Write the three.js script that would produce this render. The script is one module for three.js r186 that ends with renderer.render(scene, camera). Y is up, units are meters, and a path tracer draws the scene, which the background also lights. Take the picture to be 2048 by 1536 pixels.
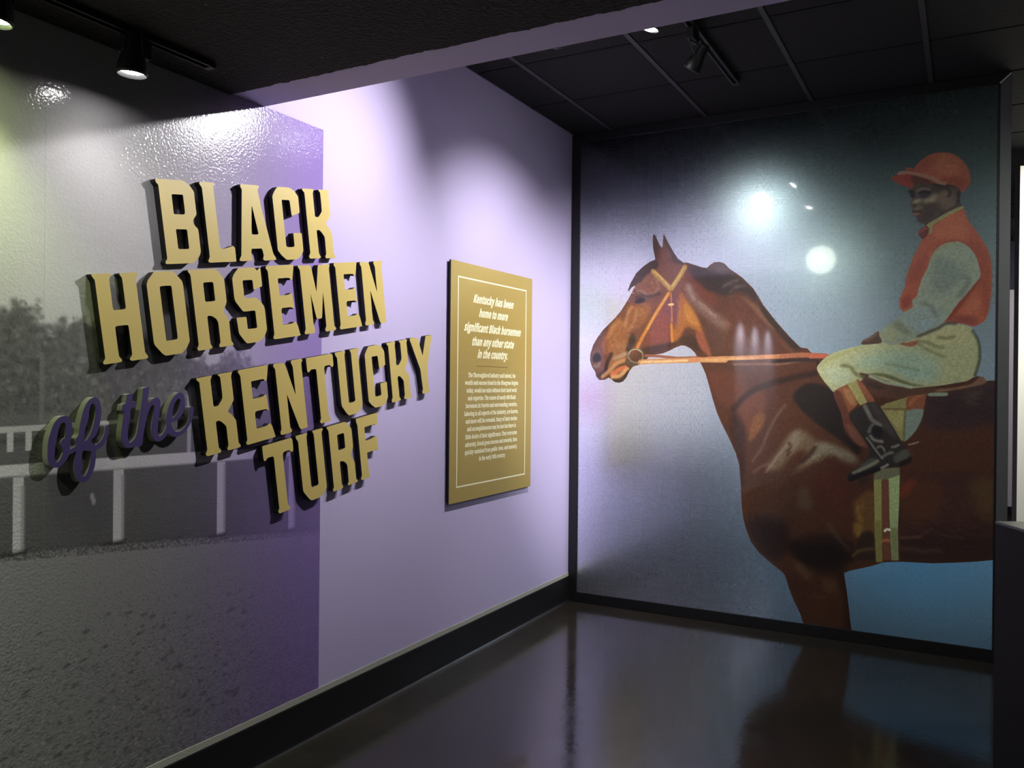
import * as THREE from 'three';
import { mergeGeometries as mergeAny } from 'three/addons/utils/BufferGeometryUtils.js';
import { RoundedBoxGeometry } from 'three/addons/geometries/RoundedBoxGeometry.js';
import { ImprovedNoise } from 'three/addons/math/ImprovedNoise.js';

// ---------------------------------------------------------------- camera, exposure, lamps' strengths
const scene = new THREE.Scene();
const camera = new THREE.PerspectiveCamera(49.2406, 2048 / 1536, 0.05, 60);
camera.position.set(2.2947, 1.43, 4.9956);
camera.rotation.set(-0.00272, 0.49938, 0.00950, 'YXZ');
const renderer = new THREE.WebGLRenderer();
renderer.toneMapping = THREE.LinearToneMapping;
renderer.toneMappingExposure = 1.0;
renderer.shadowMap.enabled = true;
scene.background = new THREE.Color(0x000000);
// strengths in candela, colours of the lamps
const LAMP = {
  letters: { cd: 12, color: [1, 0.97, 0.98], angle: 50, penumbra: 1, radius: 1.3 },
  panel: { cd: 11.5, color: [1, 0.98, 0.99], angle: 49, penumbra: 1, radius: 1.5 },
  grazing: { cd: 0.35, color: [1, 0.98, 0.97], angle: 62, penumbra: 1, radius: 1.2 },
  green: { cd: 1.5, color: [0.80, 1, 0.42], angle: 56, penumbra: 1, radius: 1.2 },
  picture: { cd: 2.9, color: [0.96, 1, 0.92], angle: 40, penumbra: 1, radius: 2.6 },
  drop: { cd: 0.6, color: [0.94, 1, 0.82], angle: 42, penumbra: 1, radius: 6 },  // added lamp, makes the lower glow on the print
  addedWash: { cd: 6, color: [0.93, 1, 0.93], angle: 42, penumbra: 1, radius: 1.6 },  // added unseen lamp, lights the print from the right
  head: { cd: 55, color: [1, 0.98, 0.99], angle: 18.5, penumbra: 1, radius: 1.6 },  // added unseen lamp, brightens the left of the print
  gallery: { cd: 20, color: [0.9, 1, 0.8], angle: 50, penumbra: 0.8, radius: 1.2 },
  corridor: { cd: 16, color: [1, 0.98, 0.88], angle: 60, penumbra: 0.8, radius: 2 },
  addedCorridorEnd: { cd: 10, color: [1, 0.96, 0.96], angle: 60, penumbra: 1, radius: 2 },  // added lamp to brighten the end wall of the passage
};

// ---------------------------------------------------------------- helpers
let seed = 7;
const rnd = () => { seed = (seed + 0x6d2b79f5) | 0; let t = Math.imul(seed ^ (seed >>> 15), 1 | seed); t = (t + Math.imul(t ^ (t >>> 7), 61 | t)) ^ t; return ((t ^ (t >>> 14)) >>> 0) / 4294967296; };
const rr = (a, b) => a + (b - a) * rnd();
const perlin = new ImprovedNoise();
const used = {};
const numbered = (n) => { const k = used[n] = (used[n] ?? -1) + 1; return k ? n + '_' + String(k).padStart(3, '0') : n; };
function mesh(name, geo, mat, parent) {
  const m = new THREE.Mesh(geo, mat);
  m.name = parent && parent !== scene ? name : numbered(name);
  m.castShadow = m.receiveShadow = true;
  (parent ?? scene).add(m);
  return m;
}
function part(name, geo, mat, parent) {                       // a part: names may repeat inside one thing, with a number
  const same = parent.children.filter((c) => c.name.replace(/_\d+$/, '') === name).length;
  const m = new THREE.Mesh(geo, mat);
  m.name = same ? name + '_' + String(same).padStart(3, '0') : name;
  m.castShadow = m.receiveShadow = true;
  parent.add(m);
  return m;
}
function thing(name, label, category, pos = [0, 0, 0], group) {
  const g = new THREE.Group();
  g.name = numbered(name);
  g.position.set(...pos);
  g.userData = { label, category };
  if (group) g.userData.group = group;
  scene.add(g);
  return g;
}
function structure(name, geo, mat, label) {
  const m = mesh(name, geo, mat);
  m.userData.kind = 'structure';
  if (label) m.userData.label = label;
  return m;
}
const box = (x0, x1, y0, y1, z0, z1) => new THREE.BoxGeometry(x1 - x0, y1 - y0, z1 - z0).translate((x0 + x1) / 2, (y0 + y1) / 2, (z0 + z1) / 2);
function rbox(x0, x1, y0, y1, z0, z1, r = 0.002) { return new RoundedBoxGeometry(x1 - x0, y1 - y0, z1 - z0, 2, r).translate((x0 + x1) / 2, (y0 + y1) / 2, (z0 + z1) / 2); }
const mergeGeometries = (list) => mergeAny(list.map((g) => (g.index ? g.toNonIndexed() : g)));
const std = (color, roughness = 0.8, extra = {}) => new THREE.MeshPhysicalMaterial({ color, roughness, metalness: 0, ...extra });
const toSRGB = (x) => (x <= 0.0031308 ? 12.92 * x : 1.055 * Math.pow(x, 1 / 2.4) - 0.055);
const toLin = (x) => (x <= 0.04045 ? x / 12.92 : Math.pow((x + 0.055) / 1.055, 2.4));
function gained(hex, gain, alpha = 1, grey = 0.14) {         // a print colour, scaled in linear light
  const l = [1, 3, 5].map((i) => toLin(parseInt(hex.slice(i, i + 2), 16) / 255)), m = 0.3 * l[0] + 0.6 * l[1] + 0.1 * l[2];
  const c = l.map((v) => Math.round(255 * toSRGB(Math.min(1, (v * (1 - grey) + m * grey) * gain))));
  return 'rgba(' + c.join(',') + ',' + alpha + ')';
}
function canvasOf(w, h) { const c = document.createElement('canvas'); c.width = w; c.height = h; return [c, c.getContext('2d')]; }
function texture(c, srgb = true) {
  const t = new THREE.CanvasTexture(c);
  t.colorSpace = srgb ? THREE.SRGBColorSpace : THREE.NoColorSpace;
  t.magFilter = THREE.LinearFilter;
  return t;
}
function noiseTexture(n, f, repeat) {                         // grey noise tile, value function f(u, v) in 0..1
  const d = new Uint8Array(n * n * 4);
  for (let y = 0; y < n; y++) for (let x = 0; x < n; x++) { const v = Math.max(0, Math.min(255, Math.round(f(x / n, y / n) * 255))), i = (y * n + x) * 4; d[i] = d[i + 1] = d[i + 2] = v; d[i + 3] = 255; }
  const t = new THREE.DataTexture(d, n, n); t.magFilter = THREE.LinearFilter; t.wrapS = t.wrapT = THREE.RepeatWrapping;
  if (repeat) t.repeat.set(...repeat);
  t.needsUpdate = true;
  return t;
}
const tiled = (x, y, p, z) => {                               // perlin noise that repeats with period p
  const fx = x / p, fy = y / p, n = (a, b) => perlin.noise(a, b, z);
  return n(x, y) * (1 - fx) * (1 - fy) + n(x - p, y) * fx * (1 - fy) + n(x, y - p) * (1 - fx) * fy + n(x - p, y - p) * fx * fy;
};
function planar(g, ax, ay, sx = 1, sy = 1) {                  // uv in metres from two position axes
  const p = g.attributes.position, uv = new Float32Array(p.count * 2);
  for (let i = 0; i < p.count; i++) { uv[2 * i] = p.getComponent(i, ax) * sx; uv[2 * i + 1] = p.getComponent(i, ay) * sy; }
  g.setAttribute('uv', new THREE.BufferAttribute(uv, 2));
  return g;
}
const points = (s, k = 0.001) => s.trim().split(/\s+/).map((t) => { const [x, y] = t.split(','); return [x * k, y * k]; });
function rounded(pts, radius, path) {                         // closed polygon with small rounded corners
  const n = pts.length;
  for (let i = 0; i < n; i++) {
    const a = pts[(i + n - 1) % n], b = pts[i], c = pts[(i + 1) % n];
    const la = Math.hypot(a[0] - b[0], a[1] - b[1]), lc = Math.hypot(c[0] - b[0], c[1] - b[1]);
    const r1 = Math.min(radius, la * 0.45) / la, r2 = Math.min(radius, lc * 0.45) / lc;
    const p = [b[0] + (a[0] - b[0]) * r1, b[1] + (a[1] - b[1]) * r1], q = [b[0] + (c[0] - b[0]) * r2, b[1] + (c[1] - b[1]) * r2];
    if (i) path.lineTo(...p); else path.moveTo(...p);
    path.quadraticCurveTo(...b, ...q);
  }
  path.closePath();
  return path;
}
function smoothClosed(pts, path) {                            // Catmull-Rom through the points
  const n = pts.length, P = (i) => pts[(i + n) % n];
  path.moveTo(...P(0));
  for (let i = 0; i < n; i++) {
    const [a, b, c, d] = [P(i - 1), P(i), P(i + 1), P(i + 2)];
    path.bezierCurveTo(b[0] + (c[0] - a[0]) / 6, b[1] + (c[1] - a[1]) / 6, c[0] - (d[0] - b[0]) / 6, c[1] - (d[1] - b[1]) / 6, c[0], c[1]);
  }
  path.closePath?.();
  return path;
}

// ---------------------------------------------------------------- measured sizes (metres)
const X1 = 2.4733, HIGH = 3.047, LOW = 2.437, STEP = 2.719, MURAL_END = 2.398, MURAL_FAR = 4.4, RIGHT = 5.2, FRONT = 8.2, FAR = -5.85;

// ---------------------------------------------------------------- materials
const grain = noiseTexture(256, (u, v) => 0.5 + 0.28 * tiled(u * 64, v * 64, 64, 0.3) + 0.22 * tiled(u * 128, v * 128, 128, 4.1));
const withRepeat = (t, x, y) => { const c = t.clone(); c.repeat.set(x, y); c.needsUpdate = true; return c; };
const M = {};
M.lavender = std(new THREE.Color().setRGB(0.53, 0.46, 0.71), 0.72, { bumpMap: withRepeat(grain, 3, 3), bumpScale: 0.0006 });
M.blackPaint = std(new THREE.Color().setRGB(0.003, 0.003, 0.0035), 0.75);
M.blackVinyl = std(new THREE.Color().setRGB(0.008, 0.008, 0.009), 0.38);
M.strip = std(new THREE.Color().setRGB(0.42, 0.42, 0.36), 0.7, { bumpMap: withRepeat(grain, 4, 4), bumpScale: 0.002 });
M.tile = std(new THREE.Color().setRGB(0.012, 0.012, 0.0125), 0.9, { bumpMap: withRepeat(grain, 1.4, 1.4), bumpScale: 0.004 });
M.runner = std(new THREE.Color().setRGB(0.055, 0.055, 0.06), 0.45);
M.frame = std(new THREE.Color().setRGB(0.006, 0.006, 0.007), 0.4, { specularIntensity: 1 });
M.frameEnd = std(new THREE.Color().setRGB(0.15, 0.155, 0.15), 0.42, { metalness: 0.6 });
M.mitreLight = std(new THREE.Color().setRGB(0.8, 0.78, 0.72), 0.5);  // pale tone painted for light coming through the mitre gap
M.fixture = std(new THREE.Color().setRGB(0.014, 0.014, 0.015), 0.42);
M.fixtureGrey = std(new THREE.Color().setRGB(0.05, 0.05, 0.05), 0.45, { metalness: 0.4 });
M.gold = std(new THREE.Color().setRGB(0.60, 0.465, 0.145), 0.45);
M.letterSide = std(new THREE.Color().setRGB(0.010, 0.009, 0.010), 0.6);
M.purpleFace = std(new THREE.Color().setRGB(0.052, 0.032, 0.135), 0.5);
M.purpleSide = std(new THREE.Color().setRGB(0.27, 0.27, 0.23), 0.6);
M.white = std(new THREE.Color().setRGB(0.82, 0.81, 0.76), 0.6);
M.navy = std(new THREE.Color().setRGB(0.012, 0.011, 0.03), 0.7);
M.plinthTop = std(new THREE.Color().setRGB(0.05, 0.05, 0.05), 0.35);  // grey puts the reflection on the plinth top into its colour
M.backWall = std(new THREE.Color().setRGB(0.10, 0.10, 0.12), 0.8);

// ---------------------------------------------------------------- floor
{
  const n = 512, blot = noiseTexture(n, (u, v) => 0.52 + 0.30 * tiled(u * 6, v * 6, 6, 1.7) + 0.2 * tiled(u * 18, v * 18, 18, 2.9) + 0.14 * tiled(u * 60, v * 60, 60, 8.2));
  const g = canvasOf(n, n), img = g[1].createImageData(n, n), src = blot.image.data;
  for (let i = 0; i < n * n; i++) { const t = src[i * 4] / 255; img.data[i * 4] = 30 + 30 * t; img.data[i * 4 + 1] = 27 + 28 * t; img.data[i * 4 + 2] = 23 + 24 * t; img.data[i * 4 + 3] = 255; }
  g[1].putImageData(img, 0, 0);
  const map = texture(g[0]); map.wrapS = map.wrapT = THREE.RepeatWrapping; map.repeat.set(0.4, 0.4);
  const rough = noiseTexture(n, (u, v) => 0.60 + 0.35 * tiled(u * 8, v * 8, 8, 5.5) + 0.2 * tiled(u * 40, v * 40, 40, 6.5)); rough.repeat.set(0.5, 0.5);
  M.floor = std(0xffffff, 0.21, { map, roughnessMap: rough, bumpMap: withRepeat(grain, 0.6, 0.6), bumpScale: 0.0004, ior: 1.6 });
  structure('floor', planar(box(-0.2, RIGHT + 0.2, -0.12, 0, FAR - 0.2, FRONT + 0.2), 0, 2), M.floor, 'dark glossy brown-black concrete floor');
}

// ---------------------------------------------------------------- walls
structure('wall_left', planar(box(-0.15, 0, 0, HIGH + 0.1, FAR - 0.2, FRONT + 0.2), 2, 1), M.lavender, 'lavender painted wall behind the raised lettering');
structure('wall_back', planar(box(0, X1 - 0.004, 0, HIGH, -0.16, -0.052), 0, 1), M.blackPaint, 'black partition wall behind the framed horse picture');
structure('wall_right', box(RIGHT, RIGHT + 0.15, 0, HIGH, FAR - 0.2, FRONT + 0.2), M.backWall);
structure('wall_front', box(0, RIGHT, 0, HIGH, FRONT, FRONT + 0.15), M.backWall);
structure('wall_far', box(0, RIGHT, 0, HIGH, FAR - 0.15, FAR), M.navy, 'dark navy wall at the end of the passage');
{ // lavender lower lining of the passage's end wall, with a dark base
  const w = structure('wall_lining', box(1.2, RIGHT - 0.1, 0.1, 2.5, FAR, FAR + 0.06), std(new THREE.Color().setRGB(0.5, 0.46, 0.5), 0.75), 'pale lavender lower wall at the end of the passage');
  structure('baseboard_far', box(1.2, RIGHT - 0.1, 0, 0.1, FAR, FAR + 0.065), M.blackVinyl);
}
structure('baseboard_left', (() => { const s = new THREE.Shape([[0, 0], [0.016, 0], [0.010, 0.008], [0.007, 0.02], [0.006, 0.158], [0.004, 0.163], [0, 0.163]].map((p) => new THREE.Vector2(...p))); return new THREE.ExtrudeGeometry(s, { depth: FRONT, bevelEnabled: false }); })(), M.blackVinyl, 'tall black vinyl baseboard along the lavender wall');
{ // unpainted strip of wall above the baseboard, its upper edge uneven where the paint ends
  const s = new THREE.Shape(); s.moveTo(0, 0.1625); s.lineTo(FRONT, 0.1625);
  for (let z = FRONT; z >= 0; z -= 0.04) s.lineTo(z, 0.1866 + 0.0022 * perlin.noise(z * 5, 3.3, 1.1) + 0.0012 * perlin.noise(z * 21, 1.3, 5.1));
  s.lineTo(0, 0.1866); s.closePath();
  const g = new THREE.ExtrudeGeometry(s, { depth: 0.0035, bevelEnabled: false });
  g.applyMatrix4(new THREE.Matrix4().makeBasis(new THREE.Vector3(0, 0, 1), new THREE.Vector3(0, 1, 0), new THREE.Vector3(1, 0, 0)));
  { const q = g.attributes.position.array; for (let i = 0; i < q.length; i += 9) for (let k = 0; k < 3; k++) [q[i + k], q[i + 3 + k]] = [q[i + 3 + k], q[i + k]]; g.computeVertexNormals(); }
  structure('trim_1', planar(g, 2, 1), new THREE.MeshPhysicalMaterial({ color: M.strip.color, roughness: 0.7, side: THREE.DoubleSide, bumpMap: M.strip.bumpMap, bumpScale: 0.002 }), 'pale unpainted strip above the black baseboard');
}

// ---------------------------------------------------------------- ceilings
{ // low ceiling: a slab with its lavender painted edge strip, and a sprayed black stipple layer under it
  structure('ceiling_low', box(0, RIGHT, LOW, HIGH + 0.1, STEP, FRONT), M.lavender, 'low ceiling block with a lavender painted edge');
  const s = new THREE.Shape();
  const edge = (x) => 2.885 + 0.006 * perlin.noise(x * 7, 0.4, 0.2) + 0.006 * perlin.noise(x * 26, 1.4, 0.9) + 0.004 * perlin.noise(x * 80, 2.4, 0.9);
  s.moveTo(0, FRONT);
  s.lineTo(0, edge(0));
  for (let x = 0.01; x <= RIGHT; x += 0.011) s.lineTo(x, edge(x));
  s.lineTo(RIGHT, FRONT); s.closePath();
  const g = new THREE.ExtrudeGeometry(s, { depth: 0.006, bevelEnabled: false });
  const p = g.attributes.position;
  for (let i = 0; i < p.count; i++) p.setXYZ(i, p.getX(i), LOW - 0.0002 - p.getZ(i), p.getY(i));
  g.computeVertexNormals();
  const bumps = noiseTexture(512, (u, v) => { let h = 0.5 + 0.5 * tiled(u * 60, v * 60, 60, 3.3) + 0.35 * tiled(u * 130, v * 130, 130, 7.7); return h; });
  const tone = canvasOf(1024, 1024);
  tone[1].fillStyle = '#16120e'; tone[1].fillRect(0, 0, 1024, 1024);
  for (let i = 0; i < 9000; i++) { const t = rnd(); tone[1].fillStyle = t < 0.5 ? 'rgba(8,7,6,.6)' : 'rgba(52,42,32,.45)'; tone[1].beginPath(); tone[1].arc(rnd() * 1024, rnd() * 1024, rr(1, 4), 0, 7); tone[1].fill(); }
  for (let i = 0; i < 26; i++) { tone[1].fillStyle = 'rgba(190,180,170,.8)'; tone[1].beginPath(); tone[1].ellipse(rnd() * 1024, rnd() * 1024, rr(1, 3.5), rr(0.6, 1.6), rnd() * 3, 0, 7); tone[1].fill(); }
  const map = texture(tone[0]); map.wrapS = map.wrapT = THREE.RepeatWrapping; map.repeat.set(0.8, 0.8);
  structure('ceiling_stipple', planar(g, 0, 2), std(0xffffff, 0.95, { map, bumpMap: withRepeat(bumps, 1.3, 1.3), bumpScale: 0.007, side: THREE.DoubleSide }), 'black stippled texture coat under the low ceiling');
}
{ // higher ceiling: black lay-in tiles on a metal grid
  structure('ceiling_slab', box(0, RIGHT, HIGH + 0.035, HIGH + 0.12, FAR, STEP), M.blackPaint);
  const c = new THREE.Group(); c.name = 'ceiling'; c.userData = { kind: 'structure', label: 'black suspended tile ceiling with grey grid bars' }; scene.add(c);
  const xs = [0]; for (let x = 0.272; x < RIGHT; x += 0.61) xs.push(x); xs.push(RIGHT);
  const zs = [STEP]; for (let z = 2.43; z > -5.8; z -= 0.61) zs.push(z - 0.0); zs.push(FAR);
  const cache = {};
  for (let i = 0; i + 1 < xs.length; i++) for (let j = 0; j + 1 < zs.length; j++) {
    if (zs[j] < -0.2 && xs[i + 1] < 2.2) continue;             // hidden behind the partition
    const w = xs[i + 1] - xs[i] - 0.016, d = zs[j] - zs[j + 1] - 0.016, key = w.toFixed(3) + d.toFixed(3);
    cache[key] ??= planar(new RoundedBoxGeometry(w, 0.018, d, 1, 0.004), 0, 2);
    const t = part('ceiling_tile', cache[key], M.tile, c);
    t.position.set((xs[i] + xs[i + 1]) / 2, HIGH + 0.011, (zs[j] + zs[j + 1]) / 2);
  }
  const tee = (len) => mergeGeometries([rbox(-0.012, 0.012, 0, 0.0025, -len / 2, len / 2, 0.001), box(-0.002, 0.002, 0.0024, 0.03, -len / 2, len / 2)]);
  for (const x of xs.slice(1, -1)) { const z0 = x < 2.4 ? -0.05 : FAR; const t = part('grid_runner', tee(STEP - z0), M.runner, c); t.position.set(x, HIGH - 0.003, (STEP + z0) / 2); }
  const cross = { };
  for (const z of zs.slice(1, -1)) for (let i = 0; i + 1 < xs.length; i++) {
    if (z < -0.2 && xs[i + 1] < 2.2) continue;
    const len = xs[i + 1] - xs[i] - 0.024, key = len.toFixed(3);
    cross[key] ??= tee(len).rotateY(Math.PI / 2);
    const t = part('cross_tee', cross[key], M.tile, c); t.position.set((xs[i] + xs[i + 1]) / 2, HIGH - 0.0015, z);
  }
}

// ---------------------------------------------------------------- the wall mural: a printed racecourse photograph that fades to purple
{
  const W = 1800, H = 2026, [c, g] = canvasOf(W, H), K = W / (MURAL_FAR - MURAL_END), y0 = LOW;
  const U = (z) => (MURAL_FAR - z) * K, V = (y) => (y0 - y) * H / (y0 - 0.186);
  const grey = (v, a = 1) => 'rgba(' + [v, v - 1, v - 4].map(Math.round).join(',') + ',' + a + ')';
  const poly = (pts, fill, blur = 0) => { g.filter = blur ? 'blur(' + blur + 'px)' : 'none'; g.fillStyle = fill; g.beginPath(); pts.forEach(([z, y], i) => g[i ? 'lineTo' : 'moveTo'](U(z), V(y))); g.closePath(); g.fill(); g.filter = 'none'; };
  const sky = g.createLinearGradient(0, 0, 0, V(1.3)); sky.addColorStop(0, grey(176)); sky.addColorStop(0.45, grey(196)); sky.addColorStop(1, grey(206));
  g.fillStyle = sky; g.fillRect(0, 0, W, H);
  for (let i = 0; i < 60; i++) { g.filter = 'blur(40px)'; g.fillStyle = rnd() < 0.5 ? 'rgba(235,235,232,.10)' : 'rgba(120,120,122,.08)'; g.beginPath(); g.ellipse(rnd() * W, rnd() * V(1.5), rr(60, 260), rr(20, 70), -0.1, 0, 7); g.fill(); }
  // distant trees, then nearer clumps of leaves
  poly([[4.4, 1.60], [4.1, 1.68], [3.9, 1.60], [3.72, 1.63], [3.674, 1.60], [3.62, 1.62], [3.56, 1.55], [3.53, 1.54], [3.46, 1.59], [3.38, 1.58], [3.2, 1.55], [3.046, 1.50], [2.94, 1.46], [2.85, 1.50], [2.78, 1.46], [2.63, 1.44], [2.398, 1.43], [2.398, 1.25], [4.4, 1.25]], grey(112), 5);
  const tops = [[4.35, 1.58], [4.2, 1.66], [4.05, 1.68], [3.92, 1.60], [3.8, 1.62], [3.70, 1.62], [3.64, 1.635], [3.60, 1.64], [3.555, 1.57], [3.51, 1.57], [3.47, 1.61], [3.42, 1.60], [3.36, 1.59], [3.28, 1.56], [3.2, 1.57], [3.1, 1.53], [3.03, 1.52], [2.95, 1.48], [2.87, 1.53], [2.83, 1.54], [2.76, 1.48], [2.69, 1.47], [2.6, 1.46], [2.5, 1.45]];
  for (const [count, blur, k0] of [[2000, 5, 0], [2600, 2.2, 1]]) {
    const [lc, lg] = canvasOf(W, H);
    for (let i = 0; i < count; i++) {
      const [tz, ty] = tops[Math.floor(rnd() * tops.length)], far = (3.7 - tz) / 1.3, k = Math.pow(rnd(), 0.8), z = tz + rr(-0.07, 0.07) * (0.5 + k), y = ty - k * (ty - 1.33) + rr(-0.006, 0.015) * (1 - k);
      const v = rr(76, 114) + Math.max(0, far) * 42 + (rnd() < 0.12 ? 34 : 0), s = k0 ? 0.8 : 1.5;
      lg.fillStyle = grey(v, 0.55); lg.beginPath(); lg.ellipse(U(z), V(y), rr(3, 10) * s, rr(2, 8) * s, rnd() * 3, 0, 7); lg.fill();
    }
    for (let i = 0; i < 16; i++) { lg.fillStyle = grey(150, 0.3); lg.beginPath(); lg.ellipse(U(rr(3.4, 4.3)), V(rr(1.36, 1.55)), rr(6, 20), rr(5, 12), 0, 0, 7); lg.fill(); }
    g.filter = 'blur(' + blur + 'px)'; g.drawImage(lc, 0, 0); g.filter = 'none';
  }
  // course turf behind the rail
  const turf = g.createLinearGradient(0, V(1.36), 0, V(0.9)); turf.addColorStop(0, grey(118)); turf.addColorStop(0.3, grey(106)); turf.addColorStop(1, grey(92));
  poly([[4.4, 1.325], [3.4, 1.325], [3.0, 1.33], [2.5, 1.36], [2.398, 1.36], [2.398, 0.7], [4.4, 0.7]], turf, 2);
  for (let i = 0; i < 2600; i++) { const y = rr(0.86, 1.31); g.fillStyle = grey(rr(70, 128), 0.22); g.fillRect(U(rr(2.4, 4.4)), V(y), rr(6, 44), rr(1, 3.5)); }
  poly([[4.4, 1.265], [3.4, 1.262], [2.8, 1.262], [2.398, 1.27], [2.398, 1.25], [4.4, 1.243]], grey(70, 0.5), 5);
  // tall thin poles, far rail
  for (const [z, a, b, w, v] of [[3.558, 1.50, 1.30, 0.013, 128], [3.048, 1.40, 1.18, 0.016, 190], [3.9, 1.42, 1.3, 0.01, 130]]) poly([[z - w / 2, a], [z + w / 2, a], [z + w / 2, b], [z - w / 2, b]], grey(v, 0.8), 1.5);
  poly([[4.4, 1.285], [3.57, 1.296], [3.325, 1.301], [2.9, 1.305], [2.9, 1.296], [3.325, 1.289], [3.57, 1.279], [4.4, 1.262]], grey(196, 0.95), 1);
  for (const z of [4.22, 4.06, 3.92, 3.78, 3.645, 3.594]) poly([[z - 0.009, 1.28], [z + 0.009, 1.28], [z + 0.009, 1.225], [z - 0.009, 1.225]], grey(196), 1);
  // dirt track in front
  const dirt = g.createLinearGradient(0, V(0.95), 0, V(0.19)); dirt.addColorStop(0, grey(140)); dirt.addColorStop(0.25, grey(136)); dirt.addColorStop(1, grey(126));
  poly([[4.4, 1.0], [4.05, 0.972], [3.669, 0.944], [3.499, 0.934], [3.296, 0.916], [2.911, 0.879], [2.6, 0.842], [2.398, 0.82], [2.398, 0.1], [4.4, 0.1]], dirt, 2.5);
  for (let i = 0; i < 4200; i++) {                             // turf edge, tufts over the track's border
    const z = rr(2.4, 4.4), yb = z > 3.67 ? 0.944 + (z - 3.67) * 0.077 : 0.82 + (z - 2.4) * 0.0976;
    g.fillStyle = grey(rr(56, 112), 0.4); g.fillRect(U(z), V(yb + rr(-0.012, 0.02)), rr(2, 7), rr(2, 6));
  }
  for (let i = 0; i < 13000; i++) {                             // clods and hoof marks
    const t = rnd(), y = 0.93 - 0.74 * t, s = 0.5 + 1.9 * t, z = rr(2.4, 4.4), dark = rnd() < 0.62;
    if (y > 0.8 + (z - 2.4) * 0.09) continue;
    g.fillStyle = dark ? grey(rr(74, 112), 0.34) : grey(rr(140, 176), 0.28);
    g.beginPath(); g.ellipse(U(z), V(y), rr(1.5, 4.2) * s, rr(0.9, 2.2) * s, rr(-0.3, 0.3), 0, 7); g.fill();
  }
  { const [lc, lg] = canvasOf(W, H);
    for (let i = 0; i < 200; i++) { const y = rr(0.2, 0.72), z = rr(2.75, 4.4); lg.fillStyle = grey(70, 0.5); lg.beginPath(); lg.ellipse(U(z), V(y), rr(5, 15), rr(2.5, 6), -0.2, 0, 7); lg.fill(); }
    g.filter = 'blur(2px)'; g.drawImage(lc, 0, 0); g.filter = 'none'; }
  // the near rail on its posts
  const posts = [[4.31, 0.036], [3.958, 0.031], [3.6215, 0.030], [3.312, 0.036], [2.909, 0.036], [2.56, 0.035]];
  for (const [z, w] of posts) {
    const yb = z > 3.5 ? 0.945 + (z - 3.62) * 0.07 : 0.885 + (z - 2.909) * 0.0985;
    poly([[z - w / 2, 1.155], [z + w / 2, 1.155], [z + w / 2, yb], [z - w / 2, yb]], grey(198), 1);
    poly([[z - w / 2 - 0.004, 1.13], [z - w / 2 + 0.008, 1.13], [z - w / 2 + 0.008, yb], [z - w / 2 - 0.004, yb]], grey(150, 0.7), 1.5);
    poly([[z + 0.05, yb + 0.004], [z - 0.03, yb + 0.006], [z - 0.02, yb - 0.008], [z + 0.06, yb - 0.006]], grey(48, 0.6), 3);
  }
  poly([[4.4, 1.196], [3.671, 1.190], [3.341, 1.187], [3.0, 1.182], [2.775, 1.176], [2.398, 1.166], [2.398, 1.128], [2.775, 1.139], [3.0, 1.142], [3.341, 1.149], [3.671, 1.157], [4.4, 1.166]], grey(206), 1.2);
  poly([[4.4, 1.170], [3.671, 1.160], [3.0, 1.146], [2.398, 1.132], [2.398, 1.126], [3.0, 1.140], [3.671, 1.154], [4.4, 1.164]], grey(140, 0.6), 1.5);
  for (const [z, y] of [[3.40, 1.075], [3.63, 1.055], [3.395, 1.06]]) { g.filter = 'blur(2px)'; g.fillStyle = grey(190, 0.8); g.beginPath(); g.ellipse(U(z), V(y), 6, 10, 0, 0, 7); g.fill(); }
  g.filter = 'none';
  for (const z of [3.553, 2.78]) { g.fillStyle = 'rgba(60,60,58,.16)'; g.fillRect(U(z), 0, 1.6, H); g.fillStyle = 'rgba(255,255,252,.1)'; g.fillRect(U(z) + 1.6, 0, 1.4, H); }   // seams between the strips of print
  // half-tone grain of the enlargement
  const img = g.getImageData(0, 0, W, H), d = img.data;
  for (let y = 0; y < H; y++) for (let x = 0; x < W; x++) {
    const i = (y * W + x) * 4, z = MURAL_FAR - x / K, n = (rnd() - 0.5) * 15;
    let t = Math.min(1, Math.max(0, (3.25 - z) / 0.84)); t = Math.pow(t, 1.5) * (2.1 - 1.1 * t);
    const v = toLin(Math.min(255, Math.max(0, d[i] + n)) / 255);
    // purple ink: multiplies the grey picture and fills its contrast in towards the end of the print
    const flat = 0.46 + (v - 0.40) * (1 - 0.55 * t), ink = [0.46, 0.34, 0.82];
    const out = [v * 0.98 * (1 - t) + flat * ink[0] * 1.25 * t, v * 0.955 * (1 - t) + flat * ink[1] * 1.18 * t, v * 0.97 * (1 - t) + flat * ink[2] * 1.2 * t];
    for (let k = 0; k < 3; k++) d[i + k] = 255 * toSRGB(Math.min(1, out[k]));
  }
  g.putImageData(img, 0, 0);
  const orange = noiseTexture(512, (u, v) => 0.5 + 0.42 * tiled(u * 48, v * 48, 48, 2.2) + 0.22 * tiled(u * 100, v * 100, 100, 6.1));
  const geo = new THREE.BoxGeometry(0.0012, LOW - 0.187, MURAL_FAR - MURAL_END);
  geo.translate(0.0007, (LOW + 0.187) / 2, (MURAL_FAR + MURAL_END) / 2);
  const p = geo.attributes.position, uv = new Float32Array(p.count * 2);
  for (let i = 0; i < p.count; i++) { uv[2 * i] = (MURAL_FAR - p.getZ(i)) / (MURAL_FAR - MURAL_END); uv[2 * i + 1] = (p.getY(i) - 0.187) / (LOW - 0.187); }
  geo.setAttribute('uv', new THREE.BufferAttribute(uv, 2));
  const mat = std(0xffffff, 0.12, { map: texture(c), bumpMap: withRepeat(orange, 5.2, 5.85), bumpScale: 0.0009, ior: 1.5 });
  const m = mesh('racecourse_mural', geo, mat);
  m.userData = { label: 'glossy printed racecourse photograph with white rail fading into purple on the wall', category: 'mural' };
}

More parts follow.
